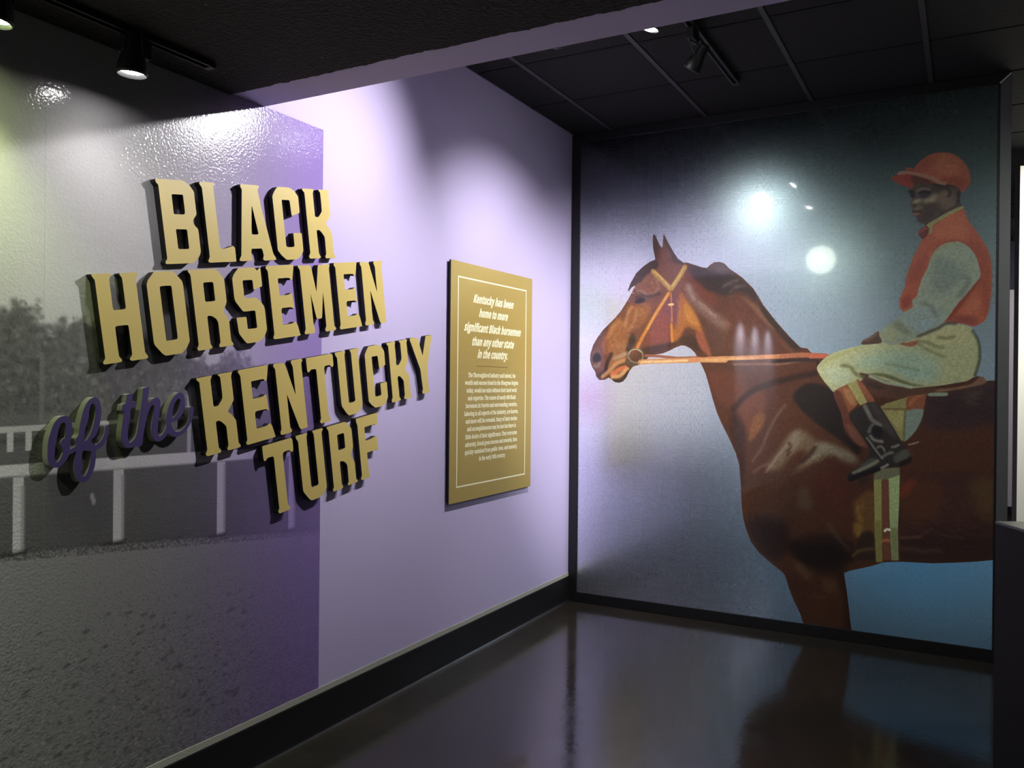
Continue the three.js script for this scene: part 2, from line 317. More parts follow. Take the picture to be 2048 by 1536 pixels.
// ---------------------------------------------------------------- raised title lettering (outlines in millimetres, baseline along +x)
const GLYPHS = {
  B: ['0,269 108,269 131,257 148,235 148,161 136,147 127,135 135,124 148,111 148,36 137,19 112,0 2,0 1,7 10,17 10,251 2,257',
    '56,220 59,223 101,223 102,220 102,164 97,159 59,159 56,162',
    '57,110 61,111 100,111 102,107 102,52 100,47 60,47 57,52'],
  L: ['0,269 60,269 65,267 58,257 58,50 65,45 85,47 109,52 117,56 125,49 125,1 121,0 3,0 0,6 9,18 9,250 0,261'],
  A: ['43,270 129,270 132,264 122,254 131,196 168,24 181,6 177,0 119,0 113,6 120,18 115,40 112,44 63,44 59,26 60,12 63,1 4,1 0,7 11,20 47,253 40,262',
    '85,195 87,195 105,97 100,94 75,94 71,98'],
  C: ['31,270 95,270 121,257 137,238 137,176 92,164 88,221 83,223 46,223 46,52 51,47 84,47 91,50 91,100 137,100 137,32 118,10 98,0 42,0 20,15 0,35 0,235 14,254'],
  K: ['0,270 61,270 66,267 58,256 58,166 64,162 78,162 97,180 102,188 102,259 91,268 95,270 157,270 150,256 150,171 128,147 117,135 132,124 150,98 150,17 159,7 156,0 101,0 96,7 104,18 104,85 93,98 78,111 65,112 60,108 60,19 71,7 66,1 7,1 1,9 11,23 11,256 1,262'],
  H: ['0,270 62,270 66,265 57,255 57,163 60,159 98,159 102,163 102,254 93,266 98,269 158,269 158,263 149,253 149,19 158,9 157,0 96,0 91,6 103,18 103,107 100,111 61,111 56,107 56,19 66,7 62,1 3,1 0,7 10,18 10,252 2,263'],
  O: ['33,268 103,268 118,255 137,234 139,223 139,36 124,16 102,0 37,0 27,8 2,38 0,46 0,228 6,242',
    '47,219 51,222 90,222 93,217 93,51 87,47 49,47 47,51'],
  R: ['2,269 113,269 127,262 148,236 151,228 151,154 143,140 130,124 141,109 152,89 152,16 162,7 158,1 99,1 95,7 104,17 104,86 97,99 81,110 65,113 59,110 59,16 67,7 63,0 5,0 1,8 10,17 10,254 0,263',
    '58,223 63,225 98,225 102,221 102,163 97,160 62,160 58,163'],
  S: ['33,268 105,268 114,263 121,255 129,261 138,268 138,198 94,188 94,221 88,224 49,224 46,221 46,167 56,160 102,160 120,145 135,129 139,116 139,39 122,15 96,0 35,0 25,11 6,35 3,42 0,95 46,95 46,53 50,50 88,50 92,52 92,110 89,114 35,114 28,120 4,151 0,161 0,232 8,246'],
  E: ['4,271 148,271 133,214 124,214 121,221 114,223 57,223 57,159 105,159 124,167 128,102 122,106 118,110 110,112 65,112 59,107 59,49 109,49 126,57 136,45 148,0 7,0 2,7 10,18 10,252 0,263'],
  M: ['0,267 67,267 75,255 91,160 109,243 115,266 180,266 186,263 178,254 178,19 189,7 183,0 127,0 120,7 130,22 130,161 109,57 104,55 82,55 77,60 56,158 56,38 62,17 60,1 5,1 1,8 10,22 10,250 1,260'],
  N: ['1,267 6,271 54,267 62,261 102,135 102,246 93,265 98,271 154,271 158,264 149,254 149,1 111,1 105,8 55,150 55,19 64,7 60,0 7,0 0,8 9,22 9,250 1,260'],
  T: ['0,269 150,269 156,263 156,222 149,213 140,218 134,225 105,225 98,218 98,22 110,8 104,0 50,0 43,8 52,18 52,216 47,221 19,221 11,213 3,212 0,223'],
  U: ['0,270 59,270 66,267 58,256 58,60 61,51 93,51 101,55 101,257 92,271 153,271 157,266 146,256 146,29 122,7 101,0 52,0 39,11 14,44 11,55 11,247 1,260'],
  Y: ['0,265 7,273 55,270 66,262 94,179 132,269 187,269 177,251 123,118 123,16 130,4 119,0 72,0 67,11 75,20 67,118 5,256'],
  F: ['3,267 152,267 141,213 129,215 121,221 54,221 54,162 92,162 130,168 133,158 136,105 128,103 120,109 57,109 57,17 63,5 57,0 7,0 0,8 10,19 10,239 4,253'],
  of: ['58,202 72,201 81,192 85,175 82,152 75,130 69,109 70,104 79,106 89,112 91,129 102,141 107,159 116,184 127,208 141,227 155,237 169,239 178,231 182,215 182,193 175,167 167,147 152,125 137,116 148,100 165,105 181,122 190,147 199,145 197,128 187,108 171,91 148,83 147,75 142,53 135,33 122,14 107,1 91,0 79,8 74,29 74,53 81,80 86,94 74,91 63,88 57,79 43,68 30,61 15,63 3,73 0,90 3,115 10,144 22,169 34,188 48,199',
    '42,163 50,178 59,184 65,181 65,167 60,142 51,137 44,127 45,115 48,104 41,89 30,78 22,79 20,90 24,112 33,139',
    '139,179 143,200 152,218 159,222 165,213 164,196 157,171 144,144 128,123 116,118 120,139 128,162',
    '105,87 112,90 131,84 131,78 127,59 119,37 107,20 100,16 94,21 96,40 100,66'],
  the: ['40,167 59,166 54,144 67,140 62,124 46,123 41,100 30,71 23,45 24,26 27,19 37,22 52,35 61,55 77,103 93,155 98,175 103,178 119,177 116,161 103,118 115,129 128,138 141,141 151,135 154,124 151,106 143,81 135,54 131,34 132,20 138,17 150,22 161,33 168,47 169,68 179,93 191,114 207,130 225,141 239,140 248,129 250,111 246,91 236,73 223,62 205,53 185,51 186,38 190,27 200,18 219,17 236,26 253,42 261,62 264,83 268,87 281,84 275,60 265,40 248,21 226,6 207,1 189,3 176,11 167,19 158,11 143,2 127,1 115,9 110,25 110,44 116,67 128,103 130,115 125,120 118,116 106,99 97,80 84,51 76,28 72,12 66,2 55,0 43,3 26,3 12,6 4,17 0,33 3,56 11,84 21,119 15,121 18,134 22,140 31,142 34,151 38,163',
    '194,75 198,90 208,109 220,121 227,123 231,117 227,100 219,82 205,69 190,63 190,65'],
};

const TILT = THREE.MathUtils.degToRad(9), FACE = 0.027;
function outlineShape(list, smooth) {
  const s = new THREE.Shape();
  const add = (path, str) => (smooth ? smoothClosed(points(str), path) : rounded(points(str), 0.0048, path));
  add(s, list[0]);
  for (const h of list.slice(1)) s.holes.push(add(new THREE.Path(), h));
  return s;
}
const glyphParts = {};
function glyphGeometry(k) {
  const smooth = k.length > 1, s = outlineShape(GLYPHS[k], smooth), seg = smooth ? 8 : 3;
  return glyphParts[k] ??= [
    new THREE.ExtrudeGeometry(s, { depth: FACE - 0.0026, bevelEnabled: false, curveSegments: seg }).translate(0, 0, 0.0012),
    new THREE.ExtrudeGeometry(s, { depth: 0.0013, bevelEnabled: false, curveSegments: seg }).translate(0, 0, FACE - 0.0013),
  ];
}
function wallLetter(k, u, v, name, label, group, faceMat, sideMat) {
  const ca = Math.cos(TILT), sa = Math.sin(TILT), z = -(u * ca - v * sa), y = u * sa + v * ca;
  const t = thing(name, label, 'letter', [0, y, z], group);
  t.rotation.set(0, Math.PI / 2, TILT, 'YXZ');
  const [side, face] = glyphGeometry(k);
  part('letter_side', side, sideMat, t).userData.label = faceMat === M.gold ? 'black side of the letter' : 'grey-green side of the script';
  part('letter_face', face, faceMat, t).userData.label = faceMat === M.gold ? 'gold front of the letter' : 'dark purple front of the script';
}
const ORD = ['first', 'second', 'third', 'fourth', 'fifth', 'sixth', 'seventh', 'eighth'];
const ROWS = [
  ['BLACK', 'BLACK', 2.270, [-2.848, -2.673, -2.533, -2.339, -2.175], 'top row'],
  ['HORSEMEN', 'HORSEMEN', 1.9795, [-3.114, -2.928, -2.764, -2.576, -2.412, -2.242, -2.034, -1.866], 'second row'],
  ['KENTUCKY', 'KENTUCKY', 1.6195, [-2.781, -2.599, -2.426, -2.248, -2.077, -1.888, -1.729, -1.553], 'third row'],
  ['TURF', 'TURF', 1.3300, [-2.523, -2.348, -2.170, -1.988], 'lowest row'],
];
for (const [word, , v, us, row] of ROWS) {
  [...word].forEach((ch, i) => {
    const repeat = [...word].filter((q) => q === ch).length > 1, nth = [...word.slice(0, i + 1)].filter((q) => q === ch).length;
    const which = repeat ? 'the ' + ORD[nth - 1] + ' ' + ch + ', ' : '';
    wallLetter(ch, us[i], v, 'wall_letter', 'raised gold capital letter ' + ch + ', ' + which + ORD[i] + ' letter of the word ' + word, 'gold letters of the word ' + word, M.gold, M.letterSide);
  });
}
wallLetter('of', -3.3226, 1.6503, 'script_word', 'raised dark purple script word of, beside the rail in the mural', 'purple script words', M.purpleFace, M.purpleSide);
wallLetter('the', -3.0864, 1.7117, 'script_word', 'raised dark purple script word the, just before the gold word KENTUCKY', 'purple script words', M.purpleFace, M.purpleSide);

// ---------------------------------------------------------------- gold text panel
{
  const z0 = 1.4759, z1 = 0.5912, y0 = 0.814, y1 = 2.0377, T = 0.0223, W = 1110, H = 1536;
  const [c, g] = canvasOf(W, H), X = (z) => (z0 - z) / (z0 - z1) * W, Y = (y) => (y1 - y) / (y1 - y0) * H, pm = W / (z0 - z1);
  g.fillStyle = 'rgb(178,154,82)'; g.fillRect(0, 0, W, H);
  for (let i = 0; i < 1500; i++) { g.fillStyle = rnd() < 0.5 ? 'rgba(255,240,180,.03)' : 'rgba(90,70,20,.03)'; g.fillRect(rnd() * W, rnd() * H, rr(20, 200), rr(1, 3)); }
  const ink = 'rgb(255,252,214)';
  g.strokeStyle = ink; g.lineWidth = 0.0075 * pm; g.strokeRect(X(1.4055), Y(1.9605), X(0.667) - X(1.4055), Y(0.893) - Y(1.9605));
  const head = [['Kentucky has been', 1.855, 1.262, 0.826], ['home to more', 1.783, 1.203, 0.891], ['significant Black horsemen', 1.703, 1.349, 0.736], ['than any other state', 1.631, 1.273, 0.817], ['in the country.', 1.566, 1.215, 0.886]];
  g.textBaseline = 'alphabetic'; g.fillStyle = g.strokeStyle = ink; g.lineJoin = 'round';
  for (const [s, y, a, b] of head) {                           // brush script: slanted, tight, heavy
    g.save(); g.font = 'italic bold 74px sans-serif'; const w = g.measureText(s).width, want = X(b) - X(a);
    g.translate(X(a), Y(y - 0.012)); g.transform(1, 0, -0.18, 1, 0, 0); g.scale(want / w, 1.0); g.fillText(s, 0, 0); g.lineWidth = 4.2; g.strokeText(s, 0, 0); g.restore();
  }
  g.strokeStyle = 'rgb(120,86,30)'; g.lineWidth = 4; g.beginPath(); g.moveTo(X(1.219), Y(1.511)); g.lineTo(X(0.878), Y(1.509)); g.stroke();
  const body = ['The Thoroughbred industry and indeed, the', 'wealth and success found in the Bluegrass Region', 'today, would not exist without their hard work', 'and expertise. The names of nearly 400 Black', 'horsemen in Fayette and surrounding counties,', 'laboring in all aspects of the industry, are known,', 'and more will be revealed. Many of their stories', 'and accomplishments may be lost but there is', 'little doubt of their significance. They overcame', 'adversity, found great success and rewards, then', 'quickly vanished from public view, and memory,', 'in the early 20th century.'];
  const widths = [0.514, 0.579, 0.545, 0.52, 0.56, 0.585, 0.56, 0.53, 0.56, 0.565, 0.57, 0.29];
  g.strokeStyle = ink; g.lineWidth = 1.1;
  body.forEach((s, i) => {
    g.save(); g.font = 'bold 38px serif'; const w = g.measureText(s).width, k = widths[i] * pm / w, y = 1.462 - i * 0.0401 - 0.010, mid = i === 11 ? 1.042 : 1.0447;
    g.translate(X(mid) - w * k / 2, Y(y)); g.scale(k, 1); g.fillText(s, 0, 0); g.strokeText(s, 0, 0); g.restore();
  });
  const t = thing('text_panel', 'gold rectangular text panel with cream lettering on the lavender wall', 'sign', [0, y0, (z0 + z1) / 2]);
  const w = z0 - z1, h = y1 - y0;
  const back = rbox(0.0005, 0.012, 0.008, h - 0.008, -w / 2 + 0.01, w / 2 - 0.008, 0.001);
  part('mounting_board', back, M.letterSide, t);
  const slab = box(0.012, T - 0.0008, 0, h, -w / 2, w / 2);
  part('panel_board', slab, M.letterSide, t).userData.label = 'black edge of the panel';
  const face = box(T - 0.0008, T, 0, h, -w / 2, w / 2), p = face.attributes.position, uv = new Float32Array(p.count * 2);
  for (let i = 0; i < p.count; i++) { uv[2 * i] = (w / 2 - p.getZ(i)) / w; uv[2 * i + 1] = p.getY(i) / h; }
  face.setAttribute('uv', new THREE.BufferAttribute(uv, 2));
  part('printed_face', face, std(0xffffff, 0.42, { map: texture(c), metalness: 0.2 }), t).userData.label = 'gold face printed with cream text';
}

// ---------------------------------------------------------------- framed print of the horse and rider
const PRINT_STROKES = [
  'CLIP horse | 564,2358 574,2345 589,2311 603,2283 615,2269 619,2282 620,2309 625,2355 637,2334 658,2293 689,2238 717,2196 754,2168 778,2168 811,2155 864,2135 897,2127 917,2145 943,2160 975,2160 1001,2150 980,2159 1007,2146 1035,2115 1073,2089 1116,2054 1148,2020 1175,1992 1202,1948 1233,1894 1270,1845 1307,1796 1343,1753 1384,1705 1420,1667 1445,1642 1485,1635 1495,1620 1510,1609 1584,1606 1598,1598 1685,1582 1713,1446 1917,1410 2112,1439 2299,1467 2331,1483 2359,1476 2372,1457 2390,1460 2413,1460 2429,1442 2436,1411 2446,796 2447,539 2420,532 2338,514 2232,496 2135,482 2058,478 1974,473 1894,461 1854,443 1830,432 1784,416 1725,396 1692,379 1695,351 1705,288 1715,213 1727,106 1735,56 1753,-63 1497,-65 1484,-2 1477,63 1458,119 1426,180 1397,249 1373,325 1357,343 1328,366 1289,392 1326,364 1280,399 1225,441 1177,500 1148,570 1131,633 1119,720 1114,825 1104,946 1083,1018 1050,1089 1025,1137 992,1201 967,1258 941,1339 915,1429 890,1512 904,1460 897,1486 881,1524 864,1557 847,1586 830,1616 803,1642 770,1659 743,1662 709,1650 668,1630 627,1614 586,1608 544,1603 523,1578 495,1551 453,1538 431,1531 410,1504 389,1463 368,1439 339,1429 309,1435 287,1452 269,1462 243,1448 206,1446 183,1469 176,1500 153,1531 139,1573 141,1614 159,1670 188,1718 225,1765 269,1806 305,1839 348,1885 384,1939 416,1992 444,2045 419,2032 399,2007 394,2016 411,2060 447,2119 489,2157 538,2188 573,2199 565,2233 558,2267 554,2314 556,2350',
  'P #4a2c1f 1 0 0 | 61,2551 2448,2337 2471,-27 93,-439',
  'F #5f3828 1 14 0 | 566,2193 744,2149 786,2029 748,1807 695,1676 487,1625 330,1545 213,1490 152,1614 291,1819 398,1965 454,2098',
  'F #6b4330 .9 10 0 | 468,2070 566,2126 609,2063 602,1997 512,1988 455,1990',
  'F #7a4a2e .9 12 0 | 413,1911 512,1934 555,1906 514,1813 429,1761 371,1776 385,1850',
  'F #7c4a2a .9 10 0 | 269,1778 349,1845 400,1775 387,1694 271,1613 219,1641',
  'F #8a5a35 .7 8 0 | 293,1641 401,1707 430,1626 330,1545 242,1517',
  'F #6e3a2c .9 10 0 | 610,1930 679,1901 688,1716 613,1671 515,1679 556,1792',
  'F #5c3340 .5 12 0 | 610,1930 733,1965 721,1808 666,1836',
  'F #8a5228 1 9 0 | 733,1978 767,1951 821,1877 855,1804 882,1732 869,1713 815,1766 768,1767 729,1702 695,1686 681,1729 714,1808',
  'F #9c6630 .9 7 0 | 767,1925 821,1857 862,1778 828,1785 768,1839',
  'F #7d4430 1 6 0 | 835,1740 875,1739 902,1686 932,1602 936,1583 896,1609 856,1655 839,1700',
  'F #33211b .8 8 0 | 735,1702 802,1727 843,1681 857,1622 816,1648 749,1672',
  'F #3a2620 .9 8 0 | 487,1645 613,1671 722,1682 682,1650 586,1618 516,1612',
  'F #2c1c18 .9 6 0 | 387,1647 422,1741 451,1707 430,1653 402,1585',
  'F #5c3022 .8 16 0 | 785,2133 852,2091 866,2025 945,1970 997,1878 932,1893 853,1941 813,2027 765,2082',
  'F #2e2120 .95 9 0 | 796,2153 864,2133 920,2130 980,2156 1029,2113 1105,2049 1175,1987 1202,1937 1181,1917 1149,1950 1085,1980 1009,1956 938,1981 882,2005 831,2057 797,2103',
  'F #4a3b39 .8 8 0 | 897,2125 941,2156 996,2147 1035,2101 997,2087 931,2102',
  'S #5e5049 .6 5 6 | 998,2011 1035,2036 1084,2045',
  'S #5a4a44 .6 5 6 | 1041,1982 1084,2007 1127,2010',
  'F #5d3020 .8 16 0 | 831,2057 888,1994 943,1948 982,1903 944,1882 888,1928 826,1975',
  'F #4d2c20 .9 14 0 | 982,1924 1106,1941 1181,1895 1234,1808 1339,1679 1416,1610 1131,1596 969,1614 935,1740 911,1850',
  'F #6b4a35 .8 8 0 | 1106,1947 1160,1918 1223,1862 1260,1808 1307,1754 1287,1749 1234,1798 1171,1874',
  'F #2b211c .9 6 0 | 1180,1965 1228,1888 1286,1818 1369,1715 1435,1646 1405,1636 1318,1732 1234,1840',
  'F #5a3a28 .8 8 0 | 1245,1798 1318,1711 1400,1626 1390,1610 1318,1690',
  'S #7d6358 .55 14 22 | 786,2015 813,1949 874,1882 946,1828 1011,1781',
  'S #8a756a .5 7 9 | 782,2029 803,1975 820,1942',
  'S #8a7060 .45 7 8 | 854,1915 900,1874 953,1834',
  'F #5a3326 .8 14 0 | 915,1495 1111,1496 1136,1391 1072,1301 1016,1308 949,1364',
  'F #603826 .8 14 0 | 1096,1358 1207,1392 1255,1329 1225,1209 1178,1111 1114,1173 1073,1244',
  'F #6d4527 .9 8 0 | 1193,1248 1248,1257 1240,1193 1186,1111 1155,1094 1170,1175',
  'F #3b231b .9 10 0 | 1073,1269 1138,1174 1140,1012 1141,851 1118,825 1104,986 1058,1106 1033,1170',
  'S #251814 .7 8 12 | 1065,1277 1136,1359 1230,1416 1361,1457 1533,1497',
  'F #231c19 1 8 0 | 1408,1363 1482,1435 1585,1420 1651,1352 1681,1261 1689,1162 1768,1089 1754,1043 1690,1101 1617,1152 1536,1211 1454,1286',
  'F #75664f .7 13 0 | 1259,939 1320,1037 1380,1135 1440,1176 1500,1147 1545,1110 1632,1098 1719,1057 1762,998 1691,994 1618,1036 1546,1002 1472,951 1427,933 1486,1045 1426,1042 1381,993 1321,926',
  'F #8b8570 .4 10 0 | 1380,1103 1417,1160 1448,1145 1426,1066 1396,1041',
  'F #8a8a78 .45 12 0 | 1523,1078 1574,1111 1632,1083 1704,1056 1754,1013 1691,1009 1618,1044 1546,1017 1479,975',
  'S #8f8070 .55 4 5 | 1259,915 1320,1006 1380,1087',
  'S #4a3020 .8 5 8 | 1381,1024 1396,1072 1388,1088',
  'S #3a261c .8 6 9 | 1457,989 1501,1030 1530,1071',
  'S #6a564d .55 5 6 | 1180,974 1234,1057 1264,1138 1310,1235 1363,1308',
  'S #6e5a48 .5 5 6 | 1188,910 1227,945 1289,972',
  'F #5e5240 .6 14 0 | 1428,807 1488,843 1518,767 1504,719 1444,730',
  'F #432a1f .8 20 0 | 1165,869 1428,901 1415,649 1278,558 1183,661',
  'F #4d281d .7 20 0 | 1517,922 1691,979 1728,829 1708,675 1563,693',
  'F #2b1c18 .85 20 0 | 1151,626 1369,645 1386,521 1326,404 1216,488',
  'F #241815 .85 18 0 | 1386,521 1579,586 1724,555 1739,450 1581,401 1462,419 1402,459',
  'S #5a4a3c .5 8 10 | 1608,643 1652,578 1710,515',
  'F #5f4532 .7 10 0 | 1425,415 1478,405 1493,352 1582,332 1493,321 1448,355',
  'F #412619 .9 16 0 | 1373,325 1665,360 1721,130 1740,37 1491,-1 1439,169',
  'F #5c452f .7 12 0 | 1430,398 1493,372 1518,330 1468,324',
  'F #59422f .6 14 0 | 1574,323 1641,332 1654,269 1593,261',
  'F #2b1a14 .8 10 0 | 1665,360 1695,351 1720,226 1740,37 1704,32 1690,222',
  'S #6a4a34 .5 4 4 | 1532,240 1563,221 1599,233',
  'F #1f1614 .85 16 0 | 1403,514 1541,515 1676,516 1689,376 1616,367 1530,377 1442,426',
  'F #3f2924 .9 20 0 | 1981,908 2432,949 2441,559 1985,498',
  'F #52301f .8 20 0 | 1986,896 2174,908 2122,709 1988,685',
  'F #5a4528 .7 22 0 | 2313,930 2416,948 2428,795 2388,720 2335,787',
  'F #3a2a2b .9 18 0 | 2093,1374 2207,1408 2431,1452 2442,1256 2114,1198',
  'F #4a4038 .6 10 0 | 2272,1398 2355,1410 2337,1342 2291,1341',
  'F #362622 .8 14 0 | 1972,596 2414,640 2415,533 1973,484',
  'S #6b4c40 .7 4 5 | 1978,606 2056,614 2100,645 2127,666',
  'S #6b4c40 .5 4 4 | 2144,650 2209,632 2279,626',
  'S #5c4340 .6 7 8 | 1984,547 2035,547 2085,543 2172,555',
  'F #6a4a28 .9 9 0 | 1739,777 1838,848 1846,609 1817,631 1800,592 1758,588 1734,611 1746,688',
  'F #82682e .7 7 0 | 1740,662 1781,653 1776,602 1752,587',
  'F #332420 .9 7 0 | 1770,589 1805,624 1846,603 1847,533 1783,514 1753,524',
  'S #6a5a3c .7 5 5 | 1736,477 1771,513 1841,530',
  'F #2c2522 .8 7 0 | 1759,486 1847,514 1853,471 1760,461',
  'F #8a3a24 .5 9 0 | 1975,895 2053,925 2009,835 1976,820',
  'H #8d8c76 .34 -52 16 | 1259,923 1320,1021 1380,1119 1440,1176 1500,1147 1471,1076 1411,1010 1351,960',
  'H #98987f .34 -50 14 | 1427,925 1501,1038 1552,1099 1632,1098 1733,1042 1758,998 1633,1018 1546,978',
  'H #6d6550 .25 -55 16 | 1213,824 1290,925 1426,1011 1472,951 1383,851 1260,779',
  'H #b0743c .32 55 14 | 706,1953 767,1925 841,1805 858,1759 782,1773 721,1742',
  'H #7a3a22 .35 80 16 | 568,1919 665,1902 681,1703 557,1671 514,1746',
  'H #85705f .28 45 16 | 779,2035 819,2001 972,1833 1013,1774 946,1802 854,1895',
  'H #171110 .4 30 18 | 830,2140 980,2153 1180,1981 1197,1927 1149,1937 1020,1972 910,1998',
  'H #6a5c55 .28 32 12 | 976,2017 1052,2046 1132,2010 1084,1985',
  'H #6a5c55 .22 38 12 | 909,2114 958,2155 1002,2141 1029,2096 964,2083',
  'H #96602f .32 -62 12 | 1150,1174 1247,1265 1244,1177 1178,1095',
  'H #130b09 .4 82 18 | 1057,1268 1130,1173 1145,851 1118,817 1050,1089',
  'H #6b2f1c .3 -50 16 | 1502,922 1705,980 1728,829 1708,675 1548,738',
  'H #0f0908 .38 62 20 | 1143,706 1385,662 1417,453 1295,385 1168,531',
  'H #0d0808 .35 20 18 | 1386,537 1723,570 1739,435 1478,405',
  'H #77563a .3 62 12 | 1430,398 1499,367 1537,306 1481,312',
  'H #6e5238 .3 75 14 | 1562,341 1647,339 1660,257 1593,248',
  'H #5a3018 .25 80 18 | 1418,318 1689,350 1722,67 1484,31',
  'H #55372a .22 4 22 | 1981,895 2432,937 2436,559 1984,510',
  'H #1f1413 .3 6 22 | 1982,740 2433,778 2420,536 1985,489',
  'H #a5843a .45 86 12 | 1739,752 1786,781 1805,624 1758,585',
  'H #a8743c .34 -56 14 | 269,1778 349,1845 407,1789 336,1668 256,1620',
  'H #855a45 .32 -38 12 | 454,2071 566,2119 609,2063 589,1991',
  'H #7a4028 .28 62 18 | 982,1924 1128,1940 1234,1798 1288,1680 1131,1602 985,1630',
  'H #130d0b .45 -48 14 | 401,2016 454,2118 538,2181 601,2177 545,2120 454,2054',
  'H #211618 .35 20 20 | 2093,1385 2431,1447 2442,1210 2114,1198',
  'H #5a4a40 .2 30 16 | 2207,1397 2382,1431 2391,1348 2255,1303',
  'H #c08848 .3 -70 8 | 420,1924 554,1926 541,1846 429,1795',
  'F #33241d .95 4 0 | 394,2016 411,2060 447,2119 489,2157 538,2188 576,2199 594,2158 552,2126 511,2102 476,2063 454,2058 444,2045 419,2032',
  'F #38281f .9 5 0 | 564,2358 587,2311 599,2277 586,2238 576,2199 565,2246 558,2287',
  'F #5a3526 .9 4 0 | 606,2270 620,2309 625,2352 647,2300 689,2231 744,2172 717,2164 676,2199 649,2194 629,2142 607,2190',
  'F #33241d .9 5 0 | 625,2354 654,2293 696,2231 751,2168 717,2164 683,2185 669,2233 634,2295',
  'F #5a4036 .8 5 0 | 455,2017 512,1994 568,1985 609,2010 568,1959 484,1962',
  'F #1d1516 .95 4 0 | 440,1942 462,1963 491,1965 509,1953 502,1938 470,1930 445,1932',
  'S #2a1c1a .55 6 8 | 448,1970 498,1978 554,1973 602,1987',
  'S #8a6650 .6 4 5 | 455,2010 483,2009 512,1988',
  'S #7b5a4a .55 5 6 | 512,1988 568,1992 595,2031 574,2092',
  'S #a8744a .55 6 8 | 378,1796 399,1877 420,1910',
  'S #9a6a45 .5 5 6 | 400,1762 436,1815 456,1889',
  'S #a06a38 .6 7 10 | 262,1723 298,1784 335,1818',
  'F #5b4238 .9 5 0 | 141,1580 152,1628 182,1649 219,1628 212,1545 183,1517 153,1538',
  'F #150f10 .95 5 0 | 157,1587 174,1614 197,1620 216,1589 203,1567 166,1562',
  'S #7d5f57 .8 3 6 | 168,1538 190,1531 205,1552',
  'S #2b1a15 .9 4 9 | 206,1476 243,1504 257,1552 286,1613',
  'S #a87a4c .8 4 9 | 228,1469 272,1504 323,1552 373,1572',
  'S #9a9070 .5 5 8 | 308,1586 351,1599 395,1619',
  'S #b0603a .9 4 12 | 294,1483 338,1511 381,1524',
  'S #b98a55 .9 4 9 | 295,1463 345,1476 396,1517',
  'S #2c1c17 .9 4 9 | 302,1442 346,1436 382,1463 403,1497',
  'S #8a6a38 1 1.5 11 | 559,2126 608,2077 671,2014',
  'S #b08a4c .8 2 5 | 566,2126 619,2076 671,2017',
  'S #8f6f38 1 1.5 11 | 761,2141 731,2090 678,2014',
  'S #b59050 .7 2 4 | 755,2135 725,2084 685,2027',
  'S #8a5a28 1 1.5 9 | 664,1988 624,1930 569,1845 514,1753 459,1653',
  'S #c08038 .9 2 5 | 658,1982 620,1923 569,1845 525,1766',
  'S #b26a38 .9 1.5 5 | 514,1753 459,1649',
  'S #9a5a34 1 1 3.5 | 675,1987 679,1915 683,1835 680,1789',
  'S #a86a30 1 2 6 | 680,1789 687,1690',
  'S #c89a60 1 1 5 | 665,1915 689,1916',
  'S #6b6048 1 1 4 | 402,1606 416,1633 452,1642 487,1629 498,1598 488,1571 460,1555 424,1565 402,1592 402,1609',
  'S #a8a080 .8 1 2 | 405,1612 423,1636 459,1640 491,1622',
  'S #4a3a28 1 1 6 | 388,1565 424,1551 488,1538',
  'UNCLIP',
  'S #7a4428 1 1 6 | 516,1602 613,1596 723,1585 850,1588',
  'S #a06a3a 1 1 11 | 481,1561 572,1566 716,1569 857,1573 1015,1571',
  'S #c4a060 .8 2 5 | 488,1561 572,1564 655,1565 750,1569 857,1573 1015,1573',
  'S #a86a38 1 1.5 9 | 802,1573 969,1581 1131,1585 1340,1592',
  'S #8e5030 1 1.5 10 | 1340,1592 1466,1599 1584,1591',
  'S #b88848 .8 3 5 | 870,1570 1024,1578 1184,1582',
  'S #6a4630 .9 3 5 | 1067,1545 1237,1548 1340,1547 1441,1565 1535,1570',
  'S #241c1a .9 3 6 | 1289,1562 1416,1568 1530,1567 1540,1547',
  'S #a04a2c 1 2 9 | 1501,1591 1550,1593 1589,1591',
  'F #7b5840 .9 3 0 | 2112,1412 2198,1418 2300,1441 2340,1475 2359,1476 2372,1452 2345,1436 2254,1414 2169,1397 2112,1396',
  'F #2e1f1c .9 4 0 | 1775,1458 1846,1436 1967,1410 2112,1428 2141,1407 2065,1374 1967,1372 1897,1393 1816,1414',
  'F #5b3a2c .8 4 0 | 1816,1414 1967,1394 2083,1412 2065,1374 1967,1356 1847,1370',
  'P #837d42 1 1 0 | 1866,1311 1897,1331 2002,1367 1999,1299 1989,1206 1988,1130 1973,1131 1937,1196 1898,1263',
  'F #979150 .7 5 0 | 1897,1288 1986,1295 1980,1189 1953,1196',
  'S #6a5228 .9 2 4 | 1882,1301 1936,1300 2013,1302',
  'F #728073 1 1 0 | 2002,1299 2040,1306 2080,1307 2076,1259 2063,1225 2045,1187 2015,1148 1992,1128 1987,1147 1991,1206',
  'S #55603f .7 2 4 | 1992,1295 1989,1206 1988,1130',
  'F #7e4526 1 2 0 | 2002,1365 2050,1397 2103,1416 2092,1364 2079,1307 2040,1306 2000,1299',
  'S #a5603a .6 3 6 | 2013,1325 2043,1363 2088,1397',
  'S #7d8a70 1 2 7 | 2110,1383 2148,1384 2188,1386',
  'P #67684a 1 3 0 | 1842,969 1968,985 1971,917 1838,904',
  'P #8b8c45 1 1 0 | 1839,908 1879,914 1886,462 1856,459 1847,622',
  'P #74702f .8 6 0 | 1842,684 1883,688 1886,462 1856,459',
  'P #93a76a 1 1 0 | 1913,919 1968,944 1968,820 1962,620 1967,480 1933,477 1920,679',
  'P #6e7343 .8 7 0 | 1921,654 1962,657 1967,480 1933,477',
  'P #6e3f28 1 2 0 | 1880,914 1913,916 1921,679 1924,566 1931,476 1887,471',
  'S #d8d8b8 1 1 5 | 1898,633 1909,643 1921,641',
